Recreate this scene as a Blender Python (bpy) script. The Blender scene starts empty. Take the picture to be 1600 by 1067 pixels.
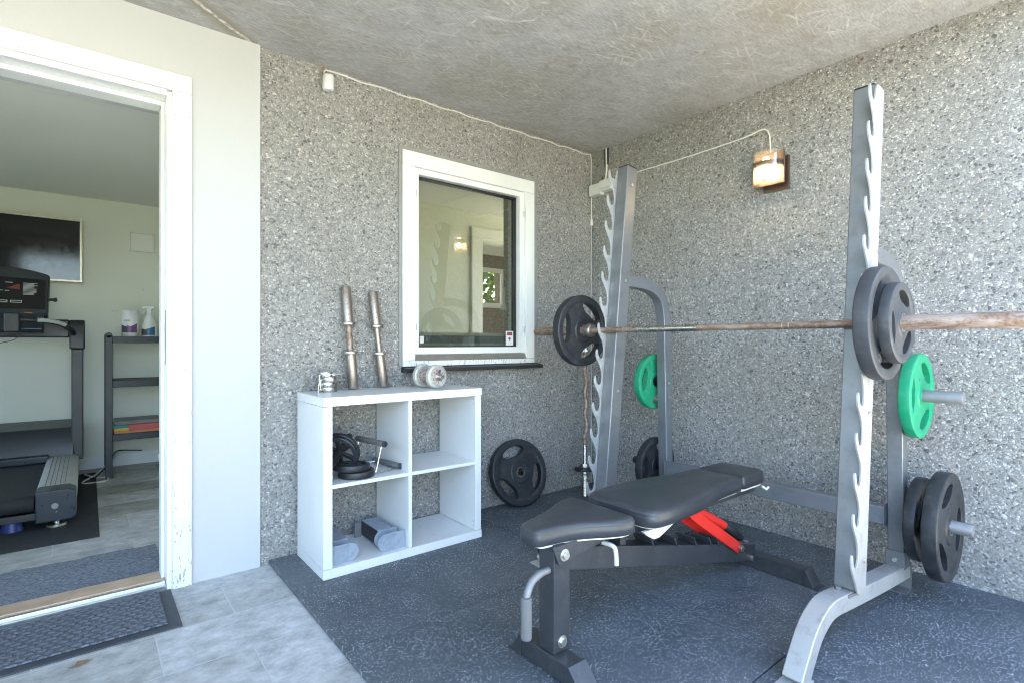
import bpy, math, random
from mathutils import Vector, Matrix
R = math.radians
random.seed(7)
S = bpy.context.scene
COL = S.collection

# ------------------------------------------------------------------ mesh helpers
class MB:
    """collects shapes in world coordinates; build() links them as ONE mesh object"""
    def __init__(s): s.v = []; s.f = []; s.cut = []
    def add(s, vs, fs, M=None):
        o = len(s.v); s.cut.append((o, len(s.f)))
        s.v += [(M @ Vector(v)) if M else Vector(v) for v in vs]
        s.f += [[i + o for i in f] for f in fs]
        return s
    def box(s, x0, x1, y0, y1, z0, z1, M=None):
        return s.add([(x0,y0,z0),(x1,y0,z0),(x1,y1,z0),(x0,y1,z0),(x0,y0,z1),(x1,y0,z1),(x1,y1,z1),(x0,y1,z1)],
              [(3,2,1,0),(4,5,6,7),(0,1,5,4),(1,2,6,5),(2,3,7,6),(3,0,4,7)], M)
    def prism(s, poly, t0, t1, M=None):
        n = len(poly)
        a = sum(poly[i][0]*poly[(i+1)%n][1]-poly[(i+1)%n][0]*poly[i][1] for i in range(n))
        if a < 0: poly = poly[::-1]
        vs = [(p[0],p[1],t0) for p in poly] + [(p[0],p[1],t1) for p in poly]
        fs = [list(range(n))[::-1], list(range(n,2*n))] + [(i,(i+1)%n,n+(i+1)%n,n+i) for i in range(n)]
        return s.add(vs, fs, M)
    def lathe(s, prof, p0, axis, n=32, closed=False):
        """prof: (radius, height) pairs along axis from p0; closed joins last to first (ring)"""
        M = frame(Vector(axis)); M.translation = Vector(p0)
        k = len(prof); vs = []; fs = []
        for r, h in prof:
            for j in range(n):
                t = 2*math.pi*j/n; vs.append((r*math.cos(t), r*math.sin(t), h))
        for i in range(k if closed else k-1):
            a = i*n; b = ((i+1)%k)*n
            for j in range(n):
                q = (j+1)%n; fs.append((a+j, a+q, b+q, b+j))
        if not closed:
            if prof[0][0] > 1e-6: fs.append(list(range(n))[::-1])
            if prof[-1][0] > 1e-6: fs.append(list(range((k-1)*n, k*n)))
        return s.add(vs, fs, M)
    def cyl(s, p0, p1, r, r1=None, n=20):
        p0 = Vector(p0); p1 = Vector(p1); L = (p1-p0).length
        return s.lathe([(r,0),(r if r1 is None else r1, L)], p0, p1-p0, n)
    def tube(s, pts, r, n=10):
        pts = [Vector(p) for p in pts]; vs = []; fs = []; up = None
        for i, p in enumerate(pts):
            t = (pts[min(i+1,len(pts)-1)] - pts[max(i-1,0)]).normalized()
            if up is None: up = t.orthogonal().normalized()
            up = (up - t*up.dot(t)).normalized(); sd = t.cross(up)
            rr = r[i] if isinstance(r, (list, tuple)) else r
            for j in range(n):
                a = 2*math.pi*j/n; vs.append(p + rr*(math.cos(a)*up + math.sin(a)*sd))
        for i in range(len(pts)-1):
            for j in range(n):
                q = (j+1)%n; fs.append((i*n+j, i*n+q, (i+1)*n+q, (i+1)*n+j))
        m = (len(pts)-1)*n
        fs += [list(range(n))[::-1], list(range(m, m+n))]
        return s.add(vs, fs)
    def bar(s, pts, w, h, side):
        """rectangular tube swept along pts; w across the fixed side vector, h across the other"""
        pts = [Vector(p) for p in pts]; side = Vector(side).normalized(); vs = []; fs = []
        for i, p in enumerate(pts):
            a = (p - pts[i-1]).normalized() if i else None
            b = (pts[i+1] - p).normalized() if i < len(pts)-1 else None
            t = ((a or b) + (b or a)).normalized()
            sd = (side - t*side.dot(t)).normalized(); up = sd.cross(t)
            k = 1.0 if not (a and b) else 1/max(.5, t.dot(a))
            for x, y in ((-1,-1),(1,-1),(1,1),(-1,1)): vs.append(p + sd*(x*w/2) + up*(y*h/2*k))
        for i in range(len(pts)-1):
            for j in range(4):
                q = (j+1)%4; fs.append((i*4+j, i*4+q, i*4+4+q, i*4+4+j))
        m = 4*(len(pts)-1); fs += [(3,2,1,0),(m,m+1,m+2,m+3)]
        return s.add(vs, fs)
    def build(s, name, mat, parent=None, bevel=0, seg=2, angle=35, sub=0, origin=None, extra=()):
        me = bpy.data.meshes.new(name)
        if parent: Mi = WORLD[parent.name].inverted()
        else:
            if origin is None:
                xs = [v.x for v in s.v]; ys = [v.y for v in s.v]; zs = [v.z for v in s.v]
                origin = ((min(xs)+max(xs))/2, (min(ys)+max(ys))/2, min(zs))
            Mi = Matrix.Translation(-Vector(origin))
        me.from_pydata([Mi @ v for v in s.v], [], s.f); me.validate()
        import bmesh
        bm = bmesh.new(); bm.from_mesh(me); bmesh.ops.recalc_face_normals(bm, faces=bm.faces)
        bm.to_mesh(me); bm.free()
        for p in me.polygons: p.use_smooth = True
        me.set_sharp_from_angle(angle=R(angle))
        if not isinstance(mat, (list, tuple)): mat = [mat]
        for q in mat: me.materials.append(q)
        o = bpy.data.objects.new(name, me); COL.objects.link(o)
        if parent: o.parent = parent; WORLD[o.name] = WORLD[parent.name]
        else: o.location = origin; WORLD[o.name] = Matrix.Translation(Vector(origin))
        if bevel:
            b = o.modifiers.new('bevel', 'BEVEL'); b.width = bevel; b.segments = seg
            b.limit_method = 'ANGLE'; b.angle_limit = R(angle); b.harden_normals = True
        if sub:
            m = o.modifiers.new('sub', 'SUBSURF'); m.levels = m.render_levels = sub
        return o
def each(mb, name, mat, parent, **k):
    """every shape collected in mb becomes a part of its own"""
    ends = mb.cut[1:] + [(len(mb.v), len(mb.f))]
    for (v0, f0), (v1, f1) in zip(mb.cut, ends):
        m = MB(); m.add(mb.v[v0:v1], [[i-v0 for i in f] for f in mb.f[f0:f1]]); m.build(name, mat, parent, **k)
WORLD = {}
def frame(z):
    z = z.normalized(); x = z.orthogonal().normalized(); y = z.cross(x)
    return Matrix((x, y, z)).transposed().to_4x4()
def axes(x, y, z, loc=(0,0,0)):
    M = Matrix((Vector(x), Vector(y), Vector(z))).transposed().to_4x4(); M.translation = Vector(loc); return M
def tag(o, label, cat, group=None):
    o['label'] = label; o['category'] = cat
    if group: o['group'] = group
    return o
def thing(name, label, cat, loc=(0,0,0), group=None):
    o = bpy.data.objects.new(name, None); COL.objects.link(o); o.location = loc
    o.empty_display_size = .05; WORLD[o.name] = Matrix.Translation(Vector(loc))
    return tag(o, label, cat, group)
def struct(o): o['kind'] = 'structure'; return o
def wallgrid(xs, zs, holes, y0, y1):
    """upright slab between y0 and y1 with openings; holes = set of (i, j) cells left open"""
    m = MB(); nx = len(xs); nz = len(zs)
    V = lambda i, j, k: (k*nz + j)*nx + i
    vs = [(x, y, z) for y in (y0, y1) for z in zs for x in xs]; fs = []
    solid = lambda i, j: 0 <= i < nx-1 and 0 <= j < nz-1 and (i, j) not in holes
    for i in range(nx-1):
        for j in range(nz-1):
            if not solid(i, j): continue
            fs.append((V(i,j,0),V(i+1,j,0),V(i+1,j+1,0),V(i,j+1,0)))
            fs.append((V(i,j,1),V(i,j+1,1),V(i+1,j+1,1),V(i+1,j,1)))
            if not solid(i-1,j): fs.append((V(i,j,0),V(i,j+1,0),V(i,j+1,1),V(i,j,1)))
            if not solid(i+1,j): fs.append((V(i+1,j,0),V(i+1,j,1),V(i+1,j+1,1),V(i+1,j+1,0)))
            if not solid(i,j-1): fs.append((V(i,j,0),V(i,j,1),V(i+1,j,1),V(i+1,j,0)))
            if not solid(i,j+1): fs.append((V(i,j+1,0),V(i+1,j+1,0),V(i+1,j+1,1),V(i,j+1,1)))
    return m.add(vs, fs)
def turned(m, M):
    m.v = [M @ v for v in m.v]; return m
def text_mesh(mb, txt, size, M, depth=.001, align='CENTER'):
    cu = bpy.data.curves.new('t', 'FONT'); cu.body = txt; cu.size = size; cu.align_x = align; cu.extrude = depth
    ob = bpy.data.objects.new('t', cu); COL.objects.link(ob)
    bpy.context.view_layer.update()
    me = bpy.data.meshes.new_from_object(ob.evaluated_get(bpy.context.evaluated_depsgraph_get()))
    mb.add([v.co.copy() for v in me.vertices], [list(p.vertices) for p in me.polygons], M)
    bpy.data.objects.remove(ob); bpy.data.curves.remove(cu); bpy.data.meshes.remove(me)
def arc(c, r, a0, a1, n, u, v):
    c = Vector(c); u = Vector(u); v = Vector(v)
    return [c + r*(math.cos(R(a0+(a1-a0)*i/n))*u + math.sin(R(a0+(a1-a0)*i/n))*v) for i in range(n+1)]
def spline(pts, k=6):
    pts = [Vector(p) for p in pts]; out = []
    for i in range(len(pts)-1):
        p0 = pts[max(i-1,0)]; p1 = pts[i]; p2 = pts[i+1]; p3 = pts[min(i+2,len(pts)-1)]
        for j in range(k):
            t = j/k
            out.append(.5*((2*p1)+(p2-p0)*t+(2*p0-5*p1+4*p2-p3)*t*t+(3*p1-p0-3*p2+p3)*t**3))
    return out + [pts[-1]]

# ------------------------------------------------------------------ material helpers
class NT:
    def __init__(s, name):
        s.m = bpy.data.materials.new(name); s.m.use_nodes = True; s.t = s.m.node_tree; s.n = s.t.nodes
        s.p = s.n['Principled BSDF']; s.tc = None
    def link(s, a, b): s.t.links.new(a, b)
    def put(s, sock, v):
        if isinstance(v, bpy.types.NodeSocket): s.link(v, sock)
        elif v is not None: sock.default_value = v
    def co(s, kind='Object', scale=(1,1,1), rot=(0,0,0), src=None):
        if s.tc is None: s.tc = s.n.new('ShaderNodeTexCoord')
        q = s.n.new('ShaderNodeMapping'); q.inputs['Scale'].default_value = scale; q.inputs['Rotation'].default_value = rot
        s.link(src or s.tc.outputs[kind], q.inputs['Vector']); return q.outputs['Vector']
    def noise(s, vec, scale, detail=3, rough=.55, out='Fac'):
        q = s.n.new('ShaderNodeTexNoise'); s.put(q.inputs['Vector'], vec); q.inputs['Scale'].default_value = scale
        q.inputs['Detail'].default_value = detail; q.inputs['Roughness'].default_value = rough; return q.outputs[out]
    def voro(s, vec, scale, feature='F1', rnd=1):
        q = s.n.new('ShaderNodeTexVoronoi'); q.feature = feature; s.put(q.inputs['Vector'], vec)
        q.inputs['Scale'].default_value = scale; q.inputs['Randomness'].default_value = rnd; return q
    def math(s, op, a, b=None, c=None, clamp=False):
        q = s.n.new('ShaderNodeMath'); q.operation = op; q.use_clamp = clamp
        for i, v in enumerate((a, b, c)): s.put(q.inputs[i], v)
        return q.outputs[0]
    def vmath(s, op, a, b=None):
        q = s.n.new('ShaderNodeVectorMath'); q.operation = op
        s.put(q.inputs[0], a); s.put(q.inputs[1], b); return q.outputs['Value' if op in ('LENGTH','DOT_PRODUCT') else 'Vector']
    def ramp(s, fac, stops, interp='LINEAR'):
        q = s.n.new('ShaderNodeValToRGB'); q.color_ramp.interpolation = interp; e = q.color_ramp.elements
        while len(e) < len(stops): e.new(.5)
        for k, (p, c) in zip(e, stops):
            k.position = p; k.color = (c if len(c) == 4 else (*c, 1)) if isinstance(c, tuple) else (c, c, c, 1)
        s.put(q.inputs[0], fac); return q.outputs[0]
    def mix(s, fac, a, b, mode='MIX'):
        q = s.n.new('ShaderNodeMix'); q.data_type = 'RGBA'; q.blend_type = mode
        s.put(q.inputs[0], fac)
        for i, v in ((6, a), (7, b)): s.put(q.inputs[i], (*v, 1) if isinstance(v, tuple) and len(v) == 3 else v)
        return q.outputs[2]
    def sep(s, v, i):
        q = s.n.new('ShaderNodeSeparateXYZ'); s.link(v, q.inputs[0]); return q.outputs[i]
    def bump(s, h, dist=.002, strength=1, normal=None):
        q = s.n.new('ShaderNodeBump'); q.inputs['Distance'].default_value = dist; q.inputs['Strength'].default_value = strength
        s.link(h, q.inputs['Height'])
        if normal: s.link(normal, q.inputs['Normal'])
        return q.outputs[0]
    def done(s, col=None, rough=None, metal=None, normal=None, **kw):
        s.put(s.p.inputs['Base Color'], (*col, 1) if isinstance(col, tuple) and len(col) == 3 else col)
        s.put(s.p.inputs['Roughness'], rough); s.put(s.p.inputs['Metallic'], metal)
        if normal is not None: s.link(normal, s.p.inputs['Normal'])
        for k, v in kw.items(): s.put(s.p.inputs[k.replace('_', ' ')], v)
        return s.m
def simple(name, col, rough=.5, metal=0, var=.12, scale=14, bump=0, bscale=250, dirt=None, dscale=6, damt=.5, **kw):
    """plain paint / plastic / metal with slight mottling, fine grain and optional dirt patches"""
    t = NT(name); v = t.co()
    n = t.noise(v, scale, 4)
    c = t.ramp(n, [(.25, tuple(x*(1-var) for x in col)), (.75, tuple(min(1, x*(1+var)) for x in col))])
    if dirt:
        d = t.math('MULTIPLY', t.ramp(t.noise(v, dscale, 6, .7), [(.5, 0.0), (.72, 1.0)]), damt)
        c = t.mix(d, c, dirt)
    rg = t.math('ADD', rough-.08, t.math('MULTIPLY', t.noise(v, scale*2.3, 3), .16))
    nm = t.bump(t.noise(v, bscale, 2), bump) if bump else None
    return t.done(c, rg, metal, nm, **kw)

# pebble-dash wall: exposed aggregate, cells of stone in grey mortar
def pebble(name, seed):
    t = NT(name); v0 = t.co()
    v0 = t.vmath('ADD', v0, (seed*3.1, seed*1.7, seed*2.3))
    w = t.noise(v0, 45, 2, out='Color')
    v = t.vmath('ADD', v0, t.vmath('SCALE', t.vmath('SUBTRACT', w, (.5,.5,.5)), None))
    for q in t.n:
        if q.type == 'VECT_MATH' and q.operation == 'SCALE': q.inputs['Scale'].default_value = .012
    va = t.voro(v, 116); vae = t.voro(v, 116, 'DISTANCE_TO_EDGE')
    vb = t.voro(v, 66); vbe = t.voro(v, 66, 'DISTANCE_TO_EDGE')
    ra = t.sep(va.outputs['Color'], 0); rb = t.sep(vb.outputs['Color'], 1); rb2 = t.sep(vb.outputs['Color'], 2)
    stops = [(0, (0.151,0.148,0.145)), (.065, (0.253,0.248,0.238)), (.22, (0.348,0.336,0.315)), (.45, (0.434,0.416,0.388)), (.66, (0.505,0.481,0.441)), (.80, (0.444,0.391,0.329)), (.86, (0.606,0.579,0.532)), (.953, (.69,.675,.64))]
    ca = t.ramp(ra, stops, 'CONSTANT'); cb = t.ramp(rb2, stops, 'CONSTANT')
    ea = t.ramp(vae.outputs['Distance'], [(.03, 0.0), (.13, 1.0)]); eb = t.ramp(vbe.outputs['Distance'], [(.03, 0.0), (.12, 1.0)])
    big = t.math('MULTIPLY', t.math('GREATER_THAN', rb, t.ramp(t.noise(v0, 1.6, 4, .6), [(.3, .9), (.7, .7)])), eb)
    mort = t.ramp(t.noise(v0, 160, 3), [(.3, (.26,.25,.235)), (.7, (.42,.41,.385))])
    c = t.mix(ea, mort, ca); c = t.mix(big, c, cb)
    c = t.mix(.45, c, t.ramp(t.noise(v0, 300, 2), [(.3, 0.0), (.7, 1.0)]), 'SOFT_LIGHT')
    st = t.ramp(t.noise(t.co(scale=(1,1,.5)), 2.2, 5, .6), [(.5, 0.0), (.75, 1.0)])
    c = t.mix(t.math('MULTIPLY', st, .30), c, (.25,.225,.17))
    # reddish wash running just under the ceiling
    z = t.sep(t.tc.outputs['Object'], 2)
    top = t.math('MULTIPLY', t.math('SMOOTH_MIN', 1.0, t.math('MULTIPLY', t.math('SUBTRACT', z, 2.34), 12, clamp=True), .1), t.ramp(t.noise(v0, 7, 5, .7), [(.56, 0.0), (.66, 1.0)]), clamp=True)
    c = t.mix(t.math('MULTIPLY', top, .55), c, (.24,.13,.07))
    ha = t.ramp(vae.outputs['Distance'], [(0, 0.0), (.22, .75), (.5, 1.0)]); hb = t.ramp(vbe.outputs['Distance'], [(0, 0.0), (.2, .8), (.5, 1.0)])
    h = t.math('ADD', ha, t.math('MULTIPLY', t.math('MULTIPLY', t.math('GREATER_THAN', rb, t.ramp(t.noise(v0, 1.6, 4, .6), [(.3, .9), (.7, .7)])), hb), .9))
    h = t.math('ADD', h, t.math('MULTIPLY', ra, .8))
    return t.done(c, .72, 0, t.bump(h, .0048, .85))
M_pebA = pebble('pebble_dash_window_wall', 0); M_pebB = pebble('pebble_dash_side_wall', 2)

# concrete soffit cast on strand board: grey with pale flake prints
def soffit():
    t = NT('board_marked_concrete'); v = t.co()
    base = t.ramp(t.noise(v, 5, 6, .65), [(.3, (.33,.326,.312)), (.7, (.425,.42,.405))])
    brown = t.ramp(t.noise(v, 1.6, 5, .6), [(.45, 0.0), (.72, 1.0)])
    base = t.mix(t.math('MULTIPLY', brown, .6), base, (.28,.245,.175))
    base = t.mix(t.math('MULTIPLY', t.ramp(t.noise(t.co(scale=(1,2.5,1), rot=(0,0,R(15))), 9, 6, .7), [(.48, 0.0), (.7, 1.0)]), .5), base, (.25,.22,.16))
    h = None; tot = None; rag = t.noise(v, 55, 4, .7)
    wv = t.vmath('ADD', v, t.vmath('MULTIPLY', t.noise(v, 4, 2, out='Color'), (.035,.035,0)))
    for k, (ang, sx, sy, thr) in enumerate(((12,7.5,60,.74),(-22,6,70,.76),(48,9,60,.82),(-55,8,75,.84),(88,10,60,.86),(20,4.5,42,.84),(-8,11,80,.74),(30,13,90,.78))):
        q = t.vmath('ADD', t.co(scale=(1,1,0), rot=(0,0,R(ang)), src=wv), (k*1.37, k*.71, 0))
        vo = t.voro(t.co(scale=(sx, sy, 1), src=q), 1)
        m = t.math('MULTIPLY', t.math('GREATER_THAN', t.sep(vo.outputs['Color'], 0), thr), t.ramp(t.math('ADD', vo.outputs['Distance'], t.math('MULTIPLY', t.math('SUBTRACT', rag, .5), .5)), [(.15, 1.0), (.55, 0.0)]))
        m = t.math('MULTIPLY', m, t.math('MULTIPLY', t.sep(vo.outputs['Color'], 1), .95))
        tot = m if tot is None else t.math('MAXIMUM', tot, m)
    patch = t.ramp(t.noise(v, 3.3, 3), [(.36, .12), (.62, 1.0)])
    tot = t.math('MULTIPLY', tot, patch)
    c = t.mix(t.math('MULTIPLY', tot, .62), base, (.63,.62,.59))
    c = t.mix(.35, c, t.ramp(t.noise(t.co(scale=(1,6,1), rot=(0,0,R(10))), 30, 3), [(.3, 0.0), (.7, 1.0)]), 'SOFT_LIGHT')
    # lime-streaked crack near the door wall
    x = t.sep(v, 0); y = t.sep(v, 1)
    d = t.math('ABSOLUTE', t.math('ADD', t.math('SUBTRACT', t.math('SUBTRACT', y, 2.5), t.math('MULTIPLY', t.math('SUBTRACT', x, .34), .77)), t.math('MULTIPLY', t.math('SUBTRACT', t.noise(v, 14, 3), .5), .05)))
    lim = t.math('MULTIPLY', t.math('LESS_THAN', x, .62), t.math('GREATER_THAN', x, -.8))
    c = t.mix(t.math('MULTIPLY', t.ramp(d, [(.012, .75), (.085, 0.0)]), lim), c, (.24,.19,.1))
    c = t.mix(t.math('MULTIPLY', t.math('MULTIPLY', t.ramp(d, [(.006, 1.0), (.016, 0.0)]), lim), t.ramp(t.noise(v, 60, 3), [(.35, .1), (.6, 1.0)])), c, (.72,.71,.68))
    return t.done(c, .6, 0, t.bump(t.math('ADD', tot, t.math('ADD', t.noise(v, 60, 4), t.math('MULTIPLY', t.noise(v, 7, 4), 5))), .0016, .9))
M_soffit = soffit()

def rubber(name, seed):
    t = NT(name); v = t.vmath('ADD', t.co(), (seed*.37, seed*.91, 0))
    base = t.ramp(t.noise(v, 3.2, 5, .6), [(.3, (.060,.073,.083)), (.7, (.095,.112,.124))])
    base = t.mix(t.math('MULTIPLY', t.ramp(t.noise(v, 1.7, 6, .7), [(.5, 0.0), (.72, 1.0)]), .35), base, (.15,.152,.15))
    wv = t.vmath('ADD', v, t.vmath('MULTIPLY', t.noise(v, 90, 2, out='Color'), (.0035,.0035,0)))
    fl = None
    for ang, sc, thr, s in ((20,(1,1.9,0),.80,138),(-50,(1,2.1,0),.83,165),(80,(1.7,1,0),.89,112)):
        vo = t.voro(t.co(scale=sc, rot=(0,0,R(ang)), src=wv), s)
        m = t.math('MULTIPLY', t.math('GREATER_THAN', t.sep(vo.outputs['Color'], 0), thr), t.ramp(vo.outputs['Distance'], [(.26, 1.0), (.36, 0.0)]))
        fl = m if fl is None else t.math('MAXIMUM', fl, m)
    den = t.ramp(t.noise(v, 5, 3), [(.3, .35), (.6, 1.0)])
    c = t.mix(t.math('MULTIPLY', fl, den), base, (.68,.71,.74))
    return t.done(c, t.ramp(t.noise(v, 4, 4), [(.3, .5), (.7, .72)]), 0, t.bump(t.noise(v, 260, 3, .7), .0016, .9))
M_mats = [rubber('speckled_rubber_%d' % i, i) for i in range(2)]

def tiles():
    t = NT('slate_tile'); v = t.co()
    q = t.n.new('ShaderNodeTexBrick'); sv = t.vmath('ADD', v, (-.447+.59*4, -1.703+.291*11, 0)); t.link(sv, q.inputs['Vector'])
    q.offset = .44; q.inputs['Scale'].default_value = 1; q.inputs['Brick Width'].default_value = .59; q.inputs['Row Height'].default_value = .291
    q.inputs['Mortar Size'].default_value = .0026; q.inputs['Mortar Smooth'].default_value = .2; q.inputs['Bias'].default_value = 0
    q.inputs['Color1'].default_value = (0,0,0,1); q.inputs['Color2'].default_value = (1,1,1,1); q.inputs['Mortar'].default_value = (.5,.5,.5,1)
    tint = t.ramp(q.outputs['Color'], [(.0, (.285,.285,.255)), (.3, (.40,.40,.39)), (.6, (.465,.465,.455)), (1, (.34,.342,.315))])
    n = t.noise(t.co(scale=(1,1.3,1), rot=(0,0,R(25))), 11, 8, .72)
    c = t.mix(.8, tint, t.ramp(n, [(.28, .22), (.72, .78)]), 'OVERLAY')
    c = t.mix(t.math('MULTIPLY', t.ramp(t.noise(v, 14, 5, .7), [(.56, 0.0), (.68, 1.0)]), .3), c, (.16,.135,.1))
    c = t.mix(q.outputs['Fac'], c, (.5,.5,.48))
    h = t.math('SUBTRACT', t.math('MULTIPLY', t.noise(t.co(scale=(1,1.3,1)), 26, 7, .68), 1.0), t.math('MULTIPLY', q.outputs['Fac'], .8))
    return t.done(c, t.math('ADD', .42, t.math('MULTIPLY', n, .25)), 0, t.bump(h, .003, .8))
M_tile = tiles()

def chipped():
    t = NT('chipped_white_paint'); v = t.co()
    c = t.ramp(t.noise(v, 5, 4), [(.3, (.74,.735,.70)), (.7, (.80,.795,.765))])
    z = t.sep(v, 2)
    ch = t.noise(t.co(scale=(2.2,2.2,.55)), 55, 4, .6)
    thr = t.math('ADD', .60, t.math('MULTIPLY', t.math('MULTIPLY', z, .075), 1))
    chip = t.math('MULTIPLY', t.math('SUBTRACT', ch, thr), 60, clamp=True)
    c = t.mix(t.math('MULTIPLY', chip, .8), c, (.30,.235,.17))
    return t.done(c, .42, 0, t.bump(t.math('SUBTRACT', t.noise(t.co(scale=(1,1,.05)), 120, 2), chip), .0006, .8))
M_casing = chipped()
M_white = simple('white_gloss_paint', (.79,.785,.75), .38, var=.03, scale=4, dirt=(.5,.46,.4), dscale=9, damt=.12)
M_panel = simple('white_plaster_wall', (.52,.515,.505), .62, var=.035, scale=1.3, bump=.0006, bscale=90, dirt=(.5,.48,.45), dscale=3.2, damt=.22)
M_lam = simple('white_laminate', (.74,.74,.725), .34, var=.02, scale=5, dirt=(.6,.58,.55), dscale=16, damt=.12)
M_room = simple('pale_sage_wall_paint', (.72,.73,.645), .75, var=.02, scale=2)
M_roomceil = simple('matt_ceiling_paint', (.70,.70,.655), .8, var=.03, scale=1.4)
M_brown = simple('brown_wood_wall', (.2,.15,.1), .7, var=.25, scale=9)
M_base = simple('white_skirting', (.72,.73,.72), .4, var=.03)
M_alu = simple('aluminium', (.62,.63,.64), .32, 1, var=.08, scale=30)
M_black = simple('black_sill_steel', (.02,.021,.024), .45, var=.2)
M_mortar = simple('smooth_grey_mortar', (.27,.265,.25), .85, var=.15, scale=20, bump=.001, bscale=140)
M_steel = simple('silver_grey_paint', (.235,.24,.245), .40, .5, var=.07, scale=7, dirt=(.13,.13,.135), dscale=11, damt=.5, bump=.00025, bscale=300)
M_steel2 = simple('slate_grey_paint', (.235,.25,.27), .38, .5, var=.08, scale=7, dirt=(.14,.14,.15), dscale=11, damt=.4)
M_lightst = simple('pale_silver_plate', (.50,.50,.49), .42, .45, var=.06, scale=9, dirt=(.32,.3,.28), dscale=18, damt=.75)
M_chrome = simple('worn_chrome', (.52,.505,.48), .28, 1, var=.12, scale=40, dirt=(.34,.26,.2), dscale=35, damt=.5)
M_zinc = simple('zinc_bolt', (.66,.65,.6), .34, 1, var=.1, scale=60)
M_pegst = simple('dull_steel_peg', (.25,.25,.25), .52, .45, var=.12, scale=25)
def rusty(name, lo, hi, k, met=.55, r0=.42):
    t = NT(name); v = t.co(scale=(1,.35,1))
    n = t.noise(v, k, 6, .72); m = t.ramp(n, [(.40, 1.0), (.56, 0.0)])
    c = t.mix(m, t.ramp(t.noise(t.co(), 90, 4, .7), [(.3, lo), (.7, hi)]), (.42,.33,.27))
    return t.done(c, t.math('ADD', r0, t.math('MULTIPLY', n, .3)), met, t.bump(t.noise(t.co(), 220, 4, .7), .0006))
M_rust = rusty('rusted_bar_steel', (.17,.10,.065), (.36,.25,.18), 40)
M_rust2 = rusty('tarnished_sleeve', (.26,.215,.18), (.50,.46,.41), 70, .92, .26)
M_plate = simple('black_rubber_plate', (.020,.0215,.0245), .47, var=.25, scale=16, dirt=(.10,.10,.10), dscale=22, damt=.4, bump=.0003, bscale=400)
M_plategrey = simple('weathered_grey_rubber_plate', (.050,.052,.056), .5, var=.2, scale=14, dirt=(.12,.12,.12), dscale=18, damt=.45, bump=.0003, bscale=400)
M_green = simple('green_rubber_plate', (.012,.30,.145), .42, var=.12, scale=18, dirt=(.12,.36,.24), dscale=25, damt=.4)
M_leather = simple('black_vinyl', (.038,.041,.046), .34, var=.15, scale=6, dirt=(.065,.065,.07), dscale=7, damt=.4, bump=.0004, bscale=420)
M_shell = simple('white_plastic_shell', (.70,.69,.66), .45, var=.05, dirt=(.5,.47,.42), dscale=20, damt=.3)
M_frameblk = simple('black_grey_frame_paint', (.055,.058,.063), .38, .3, var=.12, scale=9, dirt=(.12,.115,.11), dscale=16, damt=.4)
M_red = simple('red_powder_coat', (.74,.03,.02), .38, var=.06, scale=12)
M_foam = simple('grey_foam_grip', (.16,.155,.15), .8, var=.1, bump=.0008, bscale=500)
M_blkpl = simple('black_plastic', (.018,.019,.021), .42, var=.15)
M_blkpl2 = simple('charcoal_plastic', (.028,.032,.038), .42, var=.12, scale=6)
M_navy = simple('dark_navy_plastic', (.022,.032,.045), .3, var=.1)
M_silver = simple('silver_ribbed_plastic', (.46,.465,.45), .45, .3, var=.06)
M_bluegrey = simple('blue_grey_enamel', (.33,.375,.435), .42, .2, var=.14, scale=16, dirt=(.10,.12,.15), dscale=22, damt=.4)
M_iron = simple('aluminium_grey_iron', (.56,.55,.50), .45, .35, var=.1, scale=30, dirt=(.2,.17,.14), dscale=40, damt=.5)
M_redtx = simple('red_lettering', (.36,.012,.03), .5, var=.1)
M_cable = simple('white_cable', (.74,.72,.66), .45, var=.04)
M_cableg = simple('greyed_cable', (.45,.43,.38), .5, var=.1, scale=30)
M_box = simple('white_plastic_box', (.72,.72,.70), .4, var=.04)
M_bronze = simple('bronze_lamp_metal', (.20,.125,.09), .38, .75, var=.12)
M_tvf = simple('champagne_tv_frame', (.66,.63,.52), .35, .4, var=.04)
M_wood = simple('bare_wood_threshold', (.47,.33,.225), .6, var=.2, scale=12)
M_leaf = simple('dry_leaf', (.26,.16,.09), .7, var=.3, scale=60)
M_purple = simple('purple_label', (.18,.07,.22), .4); M_blue = simple('blue_label', (.02,.13,.28), .4)
M_dgrey = simple('dark_grey_label', (.07,.07,.08), .45); M_print = simple('pale_printing', (.55,.55,.52), .5)
M_orange = simple('orange_button', (.75,.17,.04), .4); M_brick = simple('dim_red_display', (.2,.035,.02), .35)
M_bluefoot = simple('blue_rubber_foot', (.015,.03,.16), .4)
M_bookA = simple('grey_cover', (.2,.195,.19), .6); M_bookB = simple('red_cover', (.5,.09,.08), .5)
M_bookC = simple('yellow_cover', (.62,.42,.03), .5); M_bookD = simple('orange_cover', (.55,.22,.09), .6); M_bookE = simple('teal_cover', (.03,.22,.25), .5)
M_screen = simple('tv_screen', (.006,.006,.007), .12, var=.2)
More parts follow.
